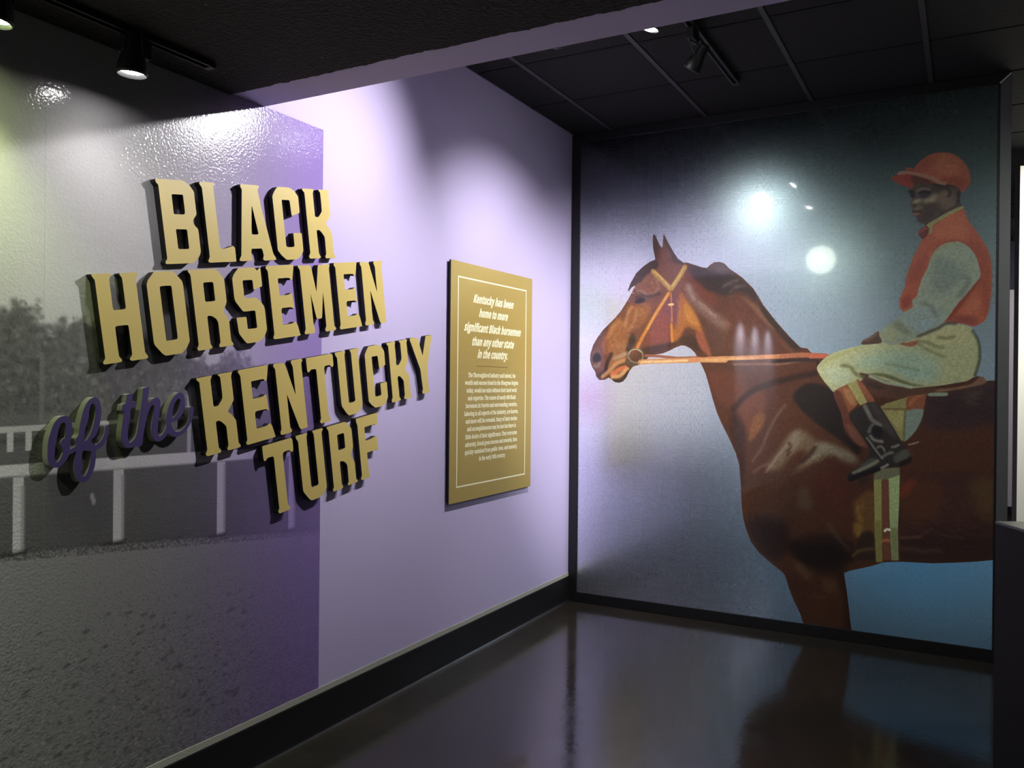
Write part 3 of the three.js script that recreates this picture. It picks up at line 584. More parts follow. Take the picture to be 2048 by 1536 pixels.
  'S #a05a38 1 2 6 | 1890,579 1904,583 1918,581',
  'F #332521 .9 4 0 | 1758,908 1806,924 1822,903 1783,884 1743,829 1767,874',
  'F #4f3426 1 2 0 | 1743,1502 1815,1513 1916,1480 2112,1439 2127,1396 1967,1372 1867,1403 1775,1430',
  'F #979a6c 1 1 0 | 1536,1518 1550,1552 1585,1586 1622,1608 1685,1630 1773,1651 1864,1666 1964,1670 2052,1691 2109,1722 2180,1752 2227,1757 2287,1746 2308,1723 2329,1681 2341,1623 2339,1566 2331,1514 2317,1483 2290,1459 2235,1446 2160,1431 2088,1423 2016,1415 1966,1429 1891,1458 1815,1488 1759,1496 1775,1458 1703,1435 1661,1412 1629,1388 1597,1422 1565,1462',
  'F #83a08c .75 26 0 | 1763,1579 1964,1622 2111,1588 2159,1492 2064,1460 1916,1513 1764,1530',
  'F #7fa09a .5 18 0 | 1916,1524 2014,1530 2140,1460 2015,1470',
  'F #9cab8c .6 12 0 | 1586,1524 1660,1524 1723,1474 1661,1434 1608,1456',
  'F #9f9c6a .8 12 0 | 2110,1695 2204,1736 2278,1724 2297,1660 2205,1641 2139,1647',
  'F #8d8a48 .6 7 0 | 1548,1530 1606,1592 1701,1624 1814,1654 1711,1608 1607,1558',
  'S #5f6038 .8 5 7 | 1670,1538 1712,1530 1743,1491 1775,1474',
  'S #676a40 .7 5 6 | 2062,1667 2100,1661 2134,1641 2172,1636',
  'S #676a40 .6 5 6 | 2052,1653 2110,1615 2177,1583',
  'S #60623a .7 4 6 | 2148,1689 2186,1683 2223,1691',
  'S #6b7048 .5 5 6 | 1896,1546 1965,1535 2054,1513',
  'F #565a34 .9 3 0 | 1805,1490 1856,1497 1916,1486 1966,1464 2035,1438 2083,1430 2015,1427 1956,1448 1886,1475',
  'S #93a083 .9 3 6 | 1815,1480 1897,1445 1966,1432 2020,1421',
  'S #46503a .8 3 5 | 2308,1718 2332,1670 2341,1618 2339,1556 2320,1485',
  'F #3d2c24 .9 4 0 | 1785,1458 1826,1447 1887,1420 1847,1409 1796,1430',
  'F #7d4526 1 2 0 | 1628,1388 1676,1423 1713,1435 1744,1435 1786,1369 1714,1282 1683,1272 1651,1328',
  'P #8e8848 1 2 0 | 1697,1435 1744,1457 1803,1335 1766,1316',
  'F #a0713c .7 5 0 | 1677,1412 1713,1401 1745,1335 1725,1313 1693,1356',
  'F #5a2c1e .8 4 0 | 1629,1388 1661,1390 1704,1279 1683,1272 1651,1328',
  'F #864a2e 1 3 0 | 1744,1463 1785,1430 1837,1348 1812,1337 1775,1391',
  'F #59301f 1 2 0 | 1627,1373 1656,1391 1698,1283 1714,1253 1739,1202 1780,1143 1809,1092 1793,1083 1748,1102 1699,1161 1678,1213 1665,1274',
  'F #6f4230 .9 5 0 | 1699,1213 1739,1189 1772,1138 1801,1092 1756,1103 1715,1153',
  'P #2b2523 1 1 0 | 1710,1266 1738,1295 1802,1330 1826,1337 1846,1333 1870,1308 1906,1246 1937,1196 1969,1133 1981,1108 2008,1080 2023,1047 2027,1018 1974,989 1908,981 1861,962 1782,927 1718,897 1702,913 1709,937 1758,973 1797,1014 1821,1058 1809,1092 1780,1143 1739,1202 1715,1236',
  'F #433a38 .8 8 0 | 1818,1329 1858,1313 1937,1187 1953,1137 1891,1185 1843,1261',
  'F #5a5c50 .7 6 0 | 1939,1043 1992,1084 2019,1055 1978,1019 1947,1009',
  'F #4d4b40 .8 6 0 | 1758,969 1821,1028 1861,1022 1853,995 1766,947',
  'S #77766a .8 4 8 | 1790,1313 1811,1269 1827,1239 1867,1210',
  'S #66675c .8 3 7 | 1829,1209 1820,1192 1812,1174',
  'S #77786c .9 3 6 | 1820,1149 1840,1128 1879,1121',
  'S #9a9a88 .55 1.5 4 | 1856,1086 1868,1095 1884,1087 1892,1070',
  'S #8b8c7c .55 3 6 | 1884,1038 1907,1056 1931,1064',
  'S #95967f .55 1.5 5 | 1930,1093 1946,1098 1961,1107',
  'S #8f9080 .6 1.5 4 | 1800,1139 1820,1114 1844,1077 1880,1029',
  'S #808068 .8 3 6 | 1734,941 1782,966 1829,994 1857,1013',
  'S #b0b09c .6 1.5 5 | 1875,975 1893,985 1908,996',
  'S #151312 1 3 9 | 1718,905 1782,935 1861,970',
  'P #1d1618 1 2 0 | 1962,1010 2027,1045 2027,1018 1974,989',
  'F #171413 .9 5 0 | 1831,1201 1871,1202 1879,1159 1856,1141 1828,1166',
  'S #8b7a6a .9 1 3 | 2011,1110 2030,1115 2057,1126',
  'F #99482c 1 1 0 | 2250,2370 2264,2354 2273,2322 2291,2285 2323,2236 2350,2189 2373,2141 2386,2090 2391,2029 2392,1963 2388,1888 2380,1827 2372,1792 2359,1767 2328,1748 2305,1742 2260,1759 2215,1760 2174,1769 2099,1821 2023,1844 1985,1826 1962,1852 1958,1878 1965,1915 1984,1967 1993,2019 2007,2071 2025,2128 2048,2174 2067,2214 2095,2246 2118,2289 2168,2321',
  'F #a65a36 .8 16 0 | 2131,2293 2246,2345 2278,2260 2270,2200 2188,2206 2123,2231',
  'F #85371f .7 12 0 | 2270,2179 2324,2180 2377,2101 2388,1938 2363,1797 2334,1991 2324,2104',
  'F #83382c .7 14 0 | 2002,2040 2049,2111 2086,2150 2078,2057 2050,1995 2003,1966',
  'F #7a2f26 .7 8 0 | 1965,1894 2013,1924 2013,1871 1985,1845',
  'F #a8583a .6 14 0 | 2264,1867 2326,1900 2345,1828 2282,1800',
  'F #74302a .8 10 0 | 2201,1787 2246,1801 2318,1788 2323,1753 2247,1765',
  'S #6e2c1e .8 5 8 | 2192,1787 2246,1857 2308,1947 2334,1991',
  'S #85402a .6 6 8 | 2133,2158 2179,2191 2243,2191 2297,2152',
  'F #7f8a76 1 1 0 | 2124,2143 2151,2172 2188,2188 2224,2192 2256,2184 2288,2156 2315,2117 2331,2070 2341,2022 2339,1996 2317,1967 2281,1917 2237,1863 2192,1792 2169,1767 2132,1737 2081,1706 2029,1680 1977,1665 1924,1650 1875,1665 1855,1700 1860,1717 1899,1752 1932,1783 1985,1827 2023,1849 2020,1886 2041,1912 2055,1964 2069,2010 2092,2056 2105,2102',
  'F #68756c .8 18 0 | 2142,2115 2235,2069 2271,2025 2213,1946 2135,1918 2107,1972',
  'F #7b8a86 .8 14 0 | 2023,1849 2127,1846 2173,1813 2127,1752 2053,1723 1986,1756 1966,1798',
  'F #7590a0 .5 12 0 | 2052,1754 2109,1774 2146,1778 2090,1722 2053,1717',
  'F #5f6650 .7 9 0 | 1918,1763 1957,1783 2005,1724 2025,1697 1977,1714',
  'F #83855f .7 7 0 | 1860,1716 1918,1757 1967,1698 1919,1672 1870,1678',
  'S #5d665a .6 7 9 | 2271,2005 2290,1984 2245,1904',
  'S #5d665a .6 6 8 | 2070,1869 2108,1857 2141,1799',
  'S #83875f .7 5 6 | 2110,2097 2133,2142 2188,2180 2247,2178',
  'S #4d4638 .9 4 6 | 2053,1696 2100,1716 2146,1736 2183,1761 2229,1760',
  'F #8a482c .9 3 0 | 1963,1658 2015,1665 2053,1675 2035,1644 1987,1645',
  'F #47352a 1 1.5 0 | 1772,1655 1776,1677 1811,1695 1852,1725 1860,1700 1871,1665 1821,1656',
  'S #6a5040 .7 3 5 | 1786,1677 1816,1690 1845,1711',
  'F #433a30 1 1 0 | 2003,2499 2026,2524 2069,2533 2121,2523 2173,2503 2224,2489 2248,2460 2241,2439 2241,2378 2226,2374 2181,2358 2142,2336 2110,2313 2087,2302 2064,2303 2044,2311 2036,2332 2030,2344 2017,2358 2019,2369 2015,2380 2019,2391 2009,2401 2006,2421 2015,2439 2004,2455 2003,2473',
  'F #6a5742 .8 12 0 | 2141,2463 2180,2474 2212,2449 2225,2383 2181,2365 2148,2397',
  'F #857a5c .9 9 0 | 2056,2424 2096,2438 2128,2455 2138,2434 2122,2407 2096,2406 2070,2412',
  'F #92875f .9 5 0 | 2015,2415 2033,2432 2060,2433 2050,2417 2030,2408',
  'F #6a5f49 .8 6 0 | 2020,2398 2057,2402 2063,2383 2030,2371',
  'F #352c28 .9 7 0 | 2036,2488 2069,2500 2115,2491 2167,2493 2180,2474 2128,2461 2102,2474 2069,2485',
  'F #2a2325 1 5 0 | 2050,2458 2063,2469 2089,2468 2109,2463 2089,2443 2063,2438',
  'S #625247 .9 4 7 | 2046,2480 2069,2485 2095,2479',
  'S #1b1718 1 2.5 5 | 2053,2468 2072,2471 2099,2464',
  'S #1f1a1a 1 3 7 | 2004,2477 2016,2472 2018,2453',
  'F #33291f .9 4 0 | 2015,2406 2030,2412 2040,2400 2027,2386 2017,2391',
  'F #83503f 1 3 0 | 2019,2361 2034,2362 2057,2362 2041,2346 2027,2348',
  'S #33241f 1 2 4 | 2019,2370 2034,2367 2060,2363',
  'F #3a2f28 .8 8 0 | 2083,2396 2122,2403 2129,2366 2110,2320 2071,2305 2051,2318 2070,2346',
  'F #6b4f40 .9 4 0 | 2177,2467 2199,2466 2209,2449 2201,2428 2187,2419 2175,2442',
  'S #31271f .9 3 6 | 2186,2473 2199,2450 2190,2435',
  'F #22211f 1 3 0 | 2228,2451 2249,2454 2242,2424 2240,2381 2225,2379 2232,2414',
  'F #2b2523 .9 6 0 | 2115,2510 2173,2503 2224,2487 2180,2481 2134,2489',
  'F #8f4830 1 1 0 | 2025,2600 2031,2614 2048,2632 2067,2648 2097,2665 2126,2672 2159,2670 2191,2663 2220,2647 2245,2625 2268,2597 2280,2571 2288,2538 2291,2498 2277,2475 2251,2450 2242,2467 2224,2486 2189,2499 2141,2527 2095,2554 2055,2573 2028,2587',
  'F #a05e38 .8 20 0 | 2133,2653 2197,2653 2242,2604 2237,2547 2179,2546 2127,2588',
  'F #77351f .8 12 0 | 2160,2534 2211,2535 2259,2516 2284,2499 2250,2459 2224,2487 2179,2506',
  'F #7e3c2c .7 12 0 | 2028,2600 2061,2632 2107,2656 2094,2621 2068,2588',
  'F #803026 1 1.5 0 | 1911,2557 1924,2572 1951,2580 1982,2581 2009,2570 2055,2556 2115,2524 2141,2507 2069,2520 2026,2519 2013,2496 1982,2508 1942,2531',
  'F #4a2a24 .9 7 0 | 2009,2565 2055,2552 2115,2520 2069,2514 2022,2516',
  'S #8a6048 1 2 7 | 1951,2582 1982,2584 2015,2579 2055,2563 2108,2539 2147,2513 2170,2504',
  'F #8c3c2c 1 2 0 | 1978,2609 1995,2608 2028,2596 2068,2566 2025,2581 1995,2590',
  'F #40372d 1 1.5 0 | 2071,2307 2116,2331 2213,2380 2241,2392 2251,2370 2200,2342 2149,2310 2101,2277',
  'F #85804a 1 1.5 0 | 2091,2296 2136,2322 2181,2349 2222,2367 2253,2377 2260,2368 2242,2354 2200,2337 2149,2308 2118,2285 2114,2254 2103,2239 2095,2256 2089,2280',
  'F #5b2a26 1 1.5 0 | 2047,2260 2061,2275 2084,2284 2097,2276 2094,2245 2072,2216 2052,2235',
  'S #8a4038 .8 2 5 | 2053,2255 2071,2269 2084,2273',
];

const PRINT_GAIN = 1.45, HORSE_GAIN = 1.25;
{
  const px0 = 0.056, px1 = 2.418, py0 = 0.060, py1 = 2.997, W = 1646, H = 2046, kx = W / (px1 - px0), ky = H / (py1 - py0), KM = kx;
  const [c, g] = canvasOf(W, H);
  const at = ([x, y]) => [(x - px0) * kx, (py1 - y) * ky];
  // printed background: a steel-blue ground on silver film, deepest blue low down; reflected darkness painted over the top
  const bg = g.createLinearGradient(0, 0, 0, H);
  for (const [s, col] of [[0, '#647672'], [0.2, '#7f9492'], [0.42, '#a2b4be'], [0.55, '#a9c0ce'], [0.72, '#9cc4e2'], [0.80, '#96cdf6'], [0.9, '#7fb0d4'], [1, '#6a8ea8']]) bg.addColorStop(s, col);
  g.fillStyle = bg; g.fillRect(0, 0, W, H);
  const left = g.createLinearGradient(0, 0, W * 0.75, 0); left.addColorStop(0, 'rgba(240,241,254,.95)'); left.addColorStop(0.45, 'rgba(232,234,250,.75)'); left.addColorStop(0.62, 'rgba(196,204,222,.6)'); left.addColorStop(1, 'rgba(150,170,190,0)');
  g.fillStyle = left; g.fillRect(0, 0, W, H);
  const top = g.createLinearGradient(0, 0, 0, H * 0.3); top.addColorStop(0, 'rgba(22,30,32,.78)'); top.addColorStop(0.45, 'rgba(40,52,58,.45)'); top.addColorStop(1, 'rgba(90,105,120,0)');  // darkening paints in the black ceiling mirrored by the film
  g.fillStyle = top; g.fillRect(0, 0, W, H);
  const tint = (x, y, r, rgb, a) => { const q = at([x, y]), rg = g.createRadialGradient(...q, 0, ...q, r * kx); rg.addColorStop(0, 'rgba(' + rgb + ',' + a + ')'); rg.addColorStop(1, 'rgba(' + rgb + ',0)'); g.fillStyle = rg; g.fillRect(0, 0, W, H); };
  tint(2.42, 2.85, 1.0, '128,150,140', 0.5);
  tint(0.13, 1.93, 0.22, '170,215,160', 0.35); tint(0.14, 1.33, 0.22, '205,150,190', 0.4); tint(0.40, 2.05, 0.2, '225,200,225', 0.25);
  tint(2.05, 0.62, 0.5, '96,180,240', 0.7); tint(1.75, 0.65, 0.32, '165,220,250', 0.5);
  for (let i = 0; i < 2600; i++) { g.fillStyle = rnd() < 0.5 ? 'rgba(255,255,255,.025)' : 'rgba(20,30,40,.03)'; g.fillRect(rnd() * W, rnd() * H, rr(10, 120), rr(1, 2)); }
  // figure mask: where opaque paint-like ink lies
  const [mc, mg] = canvasOf(W, H); mg.fillStyle = '#fff'; mg.fillRect(0, 0, W, H); mg.fillStyle = '#000'; mg.strokeStyle = '#000';
  let clipped = false;
  for (const line of PRINT_STROKES) {
    if (line.startsWith('UNCLIP')) { brush(); g.restore(); clipped = false; continue; }
    const [head, data] = line.split('|'), [kind, col, alpha, blur, width] = head.trim().split(' ');
    const pts = points(data).map(at);
    if (kind === 'CLIP') {
      g.save(); g.beginPath(); pts.forEach((p, i) => g[i ? 'lineTo' : 'moveTo'](...p)); g.closePath(); g.clip(); clipped = true;
      mg.beginPath(); pts.forEach((p, i) => mg[i ? 'lineTo' : 'moveTo'](...p)); mg.closePath(); mg.fill();
      continue;
    }
    if (kind === 'H') {                                        // many fine tapered strokes at one angle inside an area: color alpha angle length
      const xs = pts.map((p) => p[0]), ys = pts.map((p) => p[1]), x0 = Math.min(...xs), x1 = Math.max(...xs), y0 = Math.min(...ys), y1 = Math.max(...ys), a0 = THREE.MathUtils.degToRad(+blur);
      const inside = (x, y) => { let c = false; for (let i = 0, j = pts.length - 1; i < pts.length; j = i++) { const [xi, yi] = pts[i], [xj, yj] = pts[j]; if (yi > y !== yj > y && x < ((xj - xi) * (y - yi)) / (yj - yi) + xi) c = !c; } return c; };
      const edgeDistance = (x, y) => { let m = 1e9; for (let i = 0, j = pts.length - 1; i < pts.length; j = i++) { const [xa, ya] = pts[j], [xb, yb] = pts[i], dx = xb - xa, dy = yb - ya, t = Math.min(1, Math.max(0, ((x - xa) * dx + (y - ya) * dy) / (dx * dx + dy * dy))); m = Math.min(m, Math.hypot(x - xa - t * dx, y - ya - t * dy)); } return m; }, soft = Math.max(14, Math.min(x1 - x0, y1 - y0) * 0.34);
      for (let i = 0, n = (x1 - x0) * (y1 - y0) / 26; i < n; i++) {
        const x = rr(x0, x1), y = rr(y0, y1); if (!inside(x, y) || rnd() > Math.pow(edgeDistance(x, y) / soft, 0.8)) continue;
        const a = a0 + rr(-0.3, 0.3), l = +width * rr(0.6, 1.7);
        g.strokeStyle = gained(col, HORSE_GAIN * rr(0.75, 1.25), +alpha * rr(0.3, 0.85), 0); g.lineWidth = rr(0.8, 2.6); g.lineCap = 'round';
        g.beginPath(); g.moveTo(x - Math.cos(a) * l / 2, y - Math.sin(a) * l / 2); g.quadraticCurveTo(x + rr(-2, 2), y + rr(-2, 2), x + Math.cos(a) * l / 2, y + Math.sin(a) * l / 2); g.stroke();
      }
      continue;
    }
    const jobs = [[g, false]]; if (!clipped && +alpha > 0.85) jobs.push([mg, true]);
    for (const [q, mask] of jobs) {
      q.save();
      q.filter = !mask && +blur ? 'blur(' + (+blur * 0.62).toFixed(1) + 'px)' : 'none';
      q.fillStyle = q.strokeStyle = mask ? '#000' : clipped ? gained(col, HORSE_GAIN, alpha, 0) : gained(col, PRINT_GAIN, alpha);
      q.lineCap = 'round'; q.lineJoin = 'round'; q.lineWidth = (+width || 1) * 1.95;
      q.beginPath();
      if (kind === 'F') { if (!mask && q === g) smoothClosed(pts, q); else smoothClosed(pts, q); q.fill(); }
      else if (kind === 'P') { pts.forEach((p, i) => q[i ? 'lineTo' : 'moveTo'](...p)); q.closePath(); q.fill(); }
      else { q.moveTo(...pts[0]); for (let i = 1; i < pts.length; i++) { const a = pts[Math.max(0, i - 2)], b = pts[i - 1], e = pts[i], f = pts[Math.min(pts.length - 1, i + 1)]; q.bezierCurveTo(b[0] + (e[0] - a[0]) / 6, b[1] + (e[1] - a[1]) / 6, e[0] - (f[0] - b[0]) / 6, e[1] - (f[1] - b[1]) / 6, ...e); } q.stroke(); }
      q.restore();
    }
  }
  function brush() {                                           // brush marks over the horse's coat, following what is already painted
    const img = g.getImageData(0, 0, W, H).data;
    for (let i = 0; i < 5200; i++) {
      const x = Math.floor(rr(0, W)), y = Math.floor(rr(0, H)), k = (y * W + x) * 4, a = rr(-0.4, 0.4) + (y > H * 0.5 ? 1.1 : 0.6), l = rr(5, 16), m = rr(0.72, 1.3);
      g.strokeStyle = 'rgba(' + [0, 1, 2].map((q) => Math.min(255, Math.round(img[k + q] * m + rr(-4, 4)))).join(',') + ',.35)';
      g.lineWidth = rr(1.5, 4); g.lineCap = 'round'; g.beginPath(); g.moveTo(x, y); g.quadraticCurveTo(x + Math.cos(a) * l * 0.5 + rr(-2, 2), y + Math.sin(a) * l * 0.5, x + Math.cos(a) * l, y + Math.sin(a) * l); g.stroke();
    }
  }
  { // canvas-like grain over the painted figure
    const img = g.getImageData(0, 0, W, H), d = img.data, m = mg.getImageData(0, 0, W, H).data;
    for (let y = 0; y < H; y++) for (let x = 0; x < W; x++) {
      const i = (y * W + x) * 4; if (m[i] > 128) continue;
      const n = 1 + 0.10 * perlin.noise(x * 0.11, y * 0.11, 0.5) + 0.10 * perlin.noise(x * 0.33, y * 0.33, 2.5) + (rnd() - 0.5) * 0.09;
      for (let q = 0; q < 3; q++) d[i + q] = Math.max(0, Math.min(255, d[i + q] * n));
    }
    g.putImageData(img, 0, 0);
  }
  // clear varnish pattern of hatched and crossed squares, glossier than the film
  const [rc, rg] = canvasOf(W, H), base = 72;
  rg.fillStyle = 'rgb(0,' + base + ',0)'; rg.fillRect(0, 0, W, H);
  const cell = 0.094 * KM; rg.strokeStyle = 'rgba(0,46,0,.5)'; rg.lineWidth = 1.3;
  for (let cx = 0; cx * cell < W; cx++) for (let y = -rnd() * cell; y < H;) {
    const x = cx * cell, kind = rnd(), h = cell * (kind < 0.5 ? rr(0.8, 1.7) : 1), s = cell / 2, q = rg;
    q.beginPath();
    if (kind < 0.5) for (let k = 0; k < h; k += cell * 0.1) { q.moveTo(x + 2, y + k); q.lineTo(x + cell - 2, y + k + rr(-1, 1)); }
    else for (let a = 0; a < 2; a++) for (let b = 0; b < 2; b++) {
      const u = x + a * s, v = y + b * s;
      if (kind < 0.75) { q.rect(u, v, s, s); q.moveTo(u, v); q.lineTo(u + s, v + s); q.moveTo(u + s, v); q.lineTo(u, v + s); }
      else { q.moveTo(u, v + s); q.lineTo(u + s / 2, v); q.lineTo(u + s, v + s); if (rnd() < 0.6) { q.moveTo(u + s / 2, v); q.lineTo(u + s / 2, v + s); } if (rnd() < 0.5) { q.moveTo(u, v); q.lineTo(u + s, v); } }
    }
    q.stroke();
    y += h;
  }
  // roughness in green, metalness in blue: silver film shows through the pale ground only
  { const a = rg.getImageData(0, 0, W, H), m = mg.getImageData(0, 0, W, H).data;
    for (let i = 0; i < W * H * 4; i += 4) { const f = m[i] / 255; a.data[i + 1] = a.data[i + 1] * f + 90 * (1 - f); const px = (i / 4) % W / W, py = Math.floor(i / 4 / W) / H; const sm = (e0, e1, v) => THREE.MathUtils.smoothstep(v, e0, e1), side = 1 - sm(0.3, 0.75, px); a.data[i + 2] = f * (150 - 110 * sm(0.35, 0.9, px) * sm(0.2, 0.75, py) + 92 * side * (sm(0.56, 0.74, py) + 1 - sm(0.08, 0.3, py))); }
    rg.putImageData(a, 0, 0); }
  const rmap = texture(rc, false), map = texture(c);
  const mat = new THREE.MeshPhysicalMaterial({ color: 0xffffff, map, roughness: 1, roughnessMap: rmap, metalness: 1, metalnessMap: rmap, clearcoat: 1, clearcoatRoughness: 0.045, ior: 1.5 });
  const t = thing('framed_picture', 'large glossy painting print of a bay horse and its rider in a black frame', 'picture', [(px0 + px1) / 2, 0, 0]);
  const cx = (px0 + px1) / 2, geo = box(px0 - cx, px1 - cx, py0, py1, -0.03, -0.008), p = geo.attributes.position, uv = new Float32Array(p.count * 2);
  for (let i = 0; i < p.count; i++) { uv[2 * i] = (p.getX(i) + cx - px0) / (px1 - px0); uv[2 * i + 1] = (p.getY(i) - py0) / (py1 - py0); }
  geo.setAttribute('uv', new THREE.BufferAttribute(uv, 2));
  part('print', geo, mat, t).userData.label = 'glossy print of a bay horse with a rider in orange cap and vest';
  // mitred frame bars: each a prism with slanted ends
  const bar = (pts, d0 = -0.05, d1 = 0) => { const s = new THREE.Shape(pts.map((q) => new THREE.Vector2(q[0] - cx, q[1]))); return new THREE.ExtrudeGeometry(s, { depth: d1 - d0 - 0.003, bevelEnabled: true, bevelSize: 0.0015, bevelThickness: 0.0015, bevelSegments: 2 }).translate(0, 0, d0 + 0.0015); };
  const ox0 = 0.002, ox1 = X1 - 0.001, oy0 = 0.002, oy1 = HIGH - 0.004, ix0 = 0.060, ix1 = 2.4136, iy0 = 0.0641, iy1 = 2.9925, gp = 0.0012;
  part('frame_bar', bar([[ox0, oy0], [ix0, iy0], [ix0, iy1], [ox0, oy1]]), M.frame, t);
  part('frame_bar', bar([[ox0 + gp, oy1], [ix0 + gp, iy1], [ix1 - gp, iy1], [ox1 - gp, oy1]]), M.frame, t);
  part('frame_bar', bar([[ox0 + gp, oy0], [ox1 - gp, oy0], [ix1 - gp, iy0], [ix0 + gp, iy0]]), M.frame, t);
  part('frame_bar', bar([[ix1 + 0.011, oy0], [ox1, oy0], [ox1, oy1], [ix1 + 0.011, iy1 + 0.01]]), M.frameEnd, t).userData.label = 'dull grey metal frame bar';
  part('frame_lip', bar([[ix1, iy0], [ix1 + 0.0105, iy0 - 0.01], [ix1 + 0.0105, iy1 + 0.01], [ix1, iy1]], -0.05, -0.001), M.frame, t);
  part('mitre_light_sliver', bar([[ix1 + 0.006, iy1 + 0.003], [ix1 + 0.0095, iy1 + 0.0005], [ox1 - 0.001, oy1 - 0.007], [ox1 - 0.0045, oy1 - 0.0045]], -0.004, 0.004), M.mitreLight, t).userData.label = 'pale sliver standing in for light through the mitre gap';  // light sliver added where light shows between the mitred bars
}

// ---------------------------------------------------------------- track lighting
function spot(name, at, target, L) {
  const l = new THREE.SpotLight(new THREE.Color().setRGB(...L.color), L.cd, 0, THREE.MathUtils.degToRad(L.angle), L.penumbra, 2);
  l.name = name; l.position.set(...at); l.target.position.set(...target); l.castShadow = true; l.shadow.radius = L.radius; l.shadow.mapSize.set(1024, 1024); l.shadow.camera.near = 0.02;
  scene.add(l); scene.add(l.target);
}
function track(label, x, y, z0, z1, end) {
  const t = thing('light_track', label, 'track', [x, y, (z0 + z1) / 2]);
  const l = (z1 - z0) / 2, prof = new THREE.Shape([[-0.018, 0], [0.018, 0], [0.018, -0.019], [0.010, -0.019], [0.010, -0.006], [-0.010, -0.006], [-0.010, -0.019], [-0.018, -0.019]].map((p) => new THREE.Vector2(...p)));
  part('track_channel', new THREE.ExtrudeGeometry(prof, { depth: 2 * l - 0.04, bevelEnabled: false }).translate(0, 0, -l + 0.02), end, t);
  part('end_cap', rbox(-0.0185, 0.0185, -0.021, 0, -l, -l + 0.022, 0.002), M.fixtureGrey, t);
  part('end_cap', rbox(-0.0185, 0.0185, -0.021, 0, l - 0.022, l, 0.002), M.fixtureGrey, t);
  return t;
}
function head(label, trackAt, lensAt, aim, L, glow, group, facing) {     // a lamp head hung on a yoke below the track, lens facing its aim
  const t = thing('track_spotlight', label, 'spotlight', lensAt, group);
  const lens = new THREE.Vector3(...lensAt), dir = new THREE.Vector3(...(facing ?? aim)).sub(lens).normalize();
  const q = new THREE.Quaternion().setFromUnitVectors(new THREE.Vector3(0, -1, 0), dir);
  const turn = (g) => g.applyQuaternion(q);
  const lathe = (pts, n = 28) => new THREE.LatheGeometry(pts.map((p) => new THREE.Vector2(...p)), n);
  part('lamp_housing', turn(lathe([[0.0001, 0.118], [0.020, 0.117], [0.024, 0.110], [0.025, 0.070], [0.033, 0.048], [0.040, 0.020], [0.041, -0.004], [0.0385, -0.006], [0.0375, 0.002], [0.030, 0.014], [0.0001, 0.016]])), M.fixture, t);
  part('trim_ring', turn(new THREE.TorusGeometry(0.0405, 0.0026, 8, 32).rotateX(Math.PI / 2)), M.fixtureGrey, t);
  const glass = new THREE.MeshStandardMaterial({ color: 0xffffff, emissive: new THREE.Color().setRGB(...L.color), emissiveIntensity: glow, roughness: 0.4 });
  const bulge = facing ? 1 : 0;
  part('lens', turn(lathe(bulge ? [[0.0001, -0.0125], [0.012, -0.0115], [0.023, -0.0075], [0.032, -0.0005], [0.0365, 0.0065], [0.0365, 0.0085], [0.0001, 0.0085]] : [[0.0001, 0.0005], [0.016, 0.0010], [0.028, 0.0030], [0.0365, 0.0065], [0.0365, 0.0085], [0.0001, 0.0085]])), glass, t);
  const pivot = dir.clone().multiplyScalar(-0.062), up = new THREE.Vector3(...trackAt).sub(lens);
  const side = new THREE.Vector3().crossVectors(dir, new THREE.Vector3(0, 1, 0)); if (side.length() < 0.05) side.set(0, 0, 1); side.normalize();
  const bars = [];
  const rod = (a, b, r) => { const d = b.clone().sub(a), g = new THREE.CylinderGeometry(r, r, d.length(), 10); return g.applyQuaternion(new THREE.Quaternion().setFromUnitVectors(new THREE.Vector3(0, 1, 0), d.clone().normalize())).translate(...a.clone().add(b).multiplyScalar(0.5).toArray()); };
  const top = up.clone().add(new THREE.Vector3(0, -0.055, 0));
  for (const s of [-1, 1]) { const a = pivot.clone().addScaledVector(side, 0.037 * s), b = top.clone().addScaledVector(side, 0.030 * s); bars.push(rod(a, b, 0.0035)); }
  bars.push(rod(top.clone().addScaledVector(side, -0.031), top.clone().addScaledVector(side, 0.031), 0.0045));
  if (trackAt[1] < HIGH - 0.1 && trackAt[1] > LOW + 0.1) bars.push(rod(up, up.clone().add(new THREE.Vector3(0, HIGH - 0.03 - trackAt[1], 0)), 0.006));
  part('track_adapter', rbox(-0.017, 0.017, -0.052, -0.001, -0.045, 0.045, 0.004).translate(up.x, up.y - 0.003, up.z), M.fixture, t);
  part('yoke', mergeGeometries(bars), M.fixtureGrey, t);
  const at = lens.clone().addScaledVector(dir, 0.03);
  spot('spot_light', at.toArray(), aim, L);
  return t;
}
track('black track under the tiled ceiling with a pale end piece, running towards the picture', 1.189, HIGH - 0.004, 0.50, STEP - 0.02, M.runner);
track('black track under the low stippled ceiling close to the mural', 0.178, LOW - 0.0065, 3.12, 6.6, M.fixture);
head('lit spotlight showing its bright lens just past the lavender ceiling edge', [1.189, HIGH - 0.023, 1.82], [1.182, 2.822, 1.86], [0, 1.98, 2.80], LAMP.letters, 60, undefined, [0.85, 1.8, 1.86]);
head('dark spotlight on the tiled ceiling turned to the gold text panel', [1.189, HIGH - 0.023, 1.30], [1.17, 2.865, 1.25], [0, 1.28, 0.92], LAMP.panel, 160);
head('spotlight over the middle of the mural with a bright white lens', [0.178, LOW - 0.0265, 3.40], [0.186, 2.302, 3.415], [0.120, 1.0, 3.42], LAMP.grazing, 60);
head('green-tinted spotlight over the far left end of the mural', [0.178, LOW - 0.0265, 3.80], [0.186, 2.305, 3.80], [0.10, 1.0, 3.92], LAMP.green, 60);
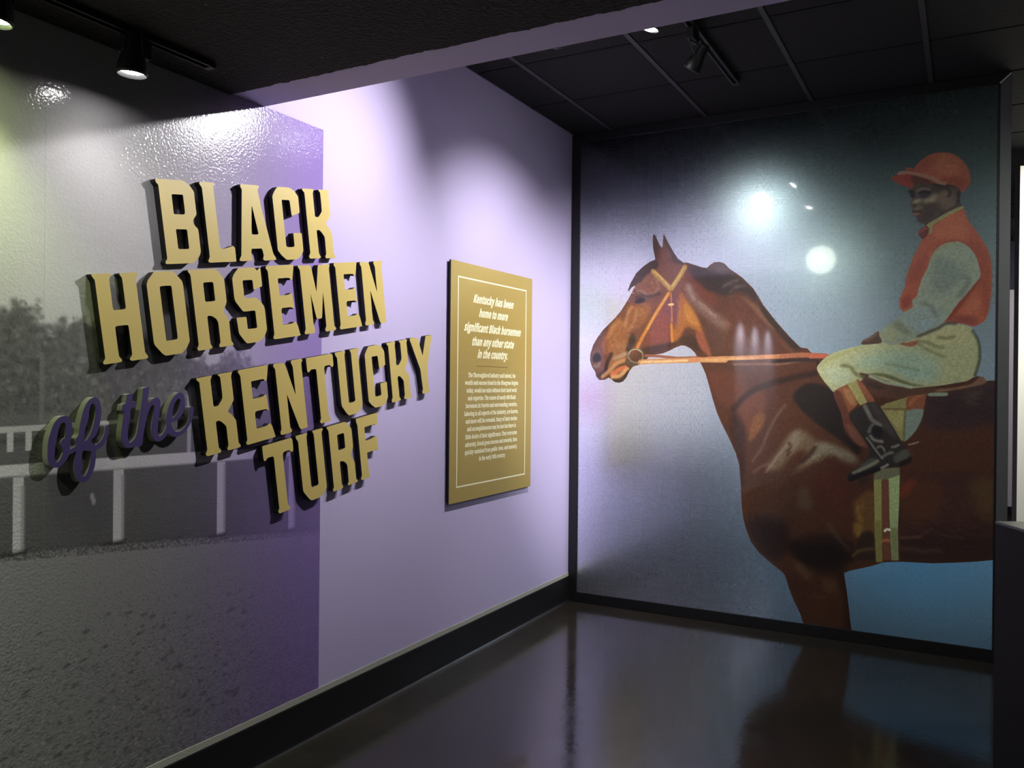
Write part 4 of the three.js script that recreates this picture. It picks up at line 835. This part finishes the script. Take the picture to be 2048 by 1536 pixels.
for (const [z, i] of [[4.62, 0], [5.35, 1], [6.1, 2]]) head(['spotlight behind the viewer, nearest the mural end', 'spotlight behind the viewer, middle one of the back three', 'spotlight behind the viewer, last one on the low track'][i], [0.178, LOW - 0.0265, z], [0.186, 2.302, z + 0.01], [0.08, 1.0, z + 0.02], LAMP.gallery, 60, 'spotlights behind the viewer');
head('spotlight tucked behind the low ceiling edge, turned to the framed picture', [0.78, HIGH - 0.004, 2.05], [0.785, 2.945, 1.98], [1.45, 1.35, 0], LAMP.picture, 40);
head('added spotlight on a long drop rod behind the low ceiling edge, turned to the rider', [1.189, 2.70, 2.62], [1.16, 2.515, 2.60], [1.85, 1.25, 0], LAMP.drop, 40);
head('added unseen wide-beam spotlight over the plinth, washing over the framed picture', [3.35, HIGH - 0.004, 2.28], [3.33, 2.88, 2.22], [1.8, 0.75, 0], LAMP.addedWash, 40);
head('added unseen narrow-beam spotlight over the plinth, aimed at the head of the painted horse', [3.46, HIGH - 0.004, 2.62], [3.44, 2.88, 2.58], [0.56, 1.56, 0], LAMP.head, 40);
head('added unseen spotlight at the passage end turned to its lavender wall', [2.9, HIGH - 0.004, -3.6], [2.9, 2.84, -3.65], [2.8, 1.1, -5.8], LAMP.addedCorridorEnd, 40);
head('spotlight in the passage turned to the white display wall', [3.0, HIGH - 0.004, -0.55], [3.0, 2.84, -0.58], [2.95, 1.9, -1.66], LAMP.corridor, 40);

// ---------------------------------------------------------------- passage: white display wall; black plinth beside the picture
{
  const t = thing('display_wall', 'bright white display wall in the passage beyond the picture frame', 'partition', [2.586, 0, -1.66]);
  t.rotation.y = 0.25;
  part('white_board', rbox(0, 1.5, 0.02, 2.932, -0.1, 0, 0.003), M.white, t);
  part('foot_rail', rbox(0.01, 1.49, 0, 0.02, -0.09, -0.01, 0.002), M.blackVinyl, t);
}
{
  const t = thing('plinth', 'matt black display plinth standing beside the framed picture', 'plinth', [2.382, 0, 1.5]);
  t.rotation.y = 0.4994;
  part('plinth_body', rbox(0, 0.9, 0.0, 0.931, 0, 0.7, 0.003), M.blackPaint, t);
  part('plinth_top', rbox(-0.001, 0.901, 0.931, 0.943, -0.001, 0.701, 0.003), M.plinthTop, t).userData.label = 'plinth top coloured grey for the light reflected on it';
}

renderer.render(scene, camera);
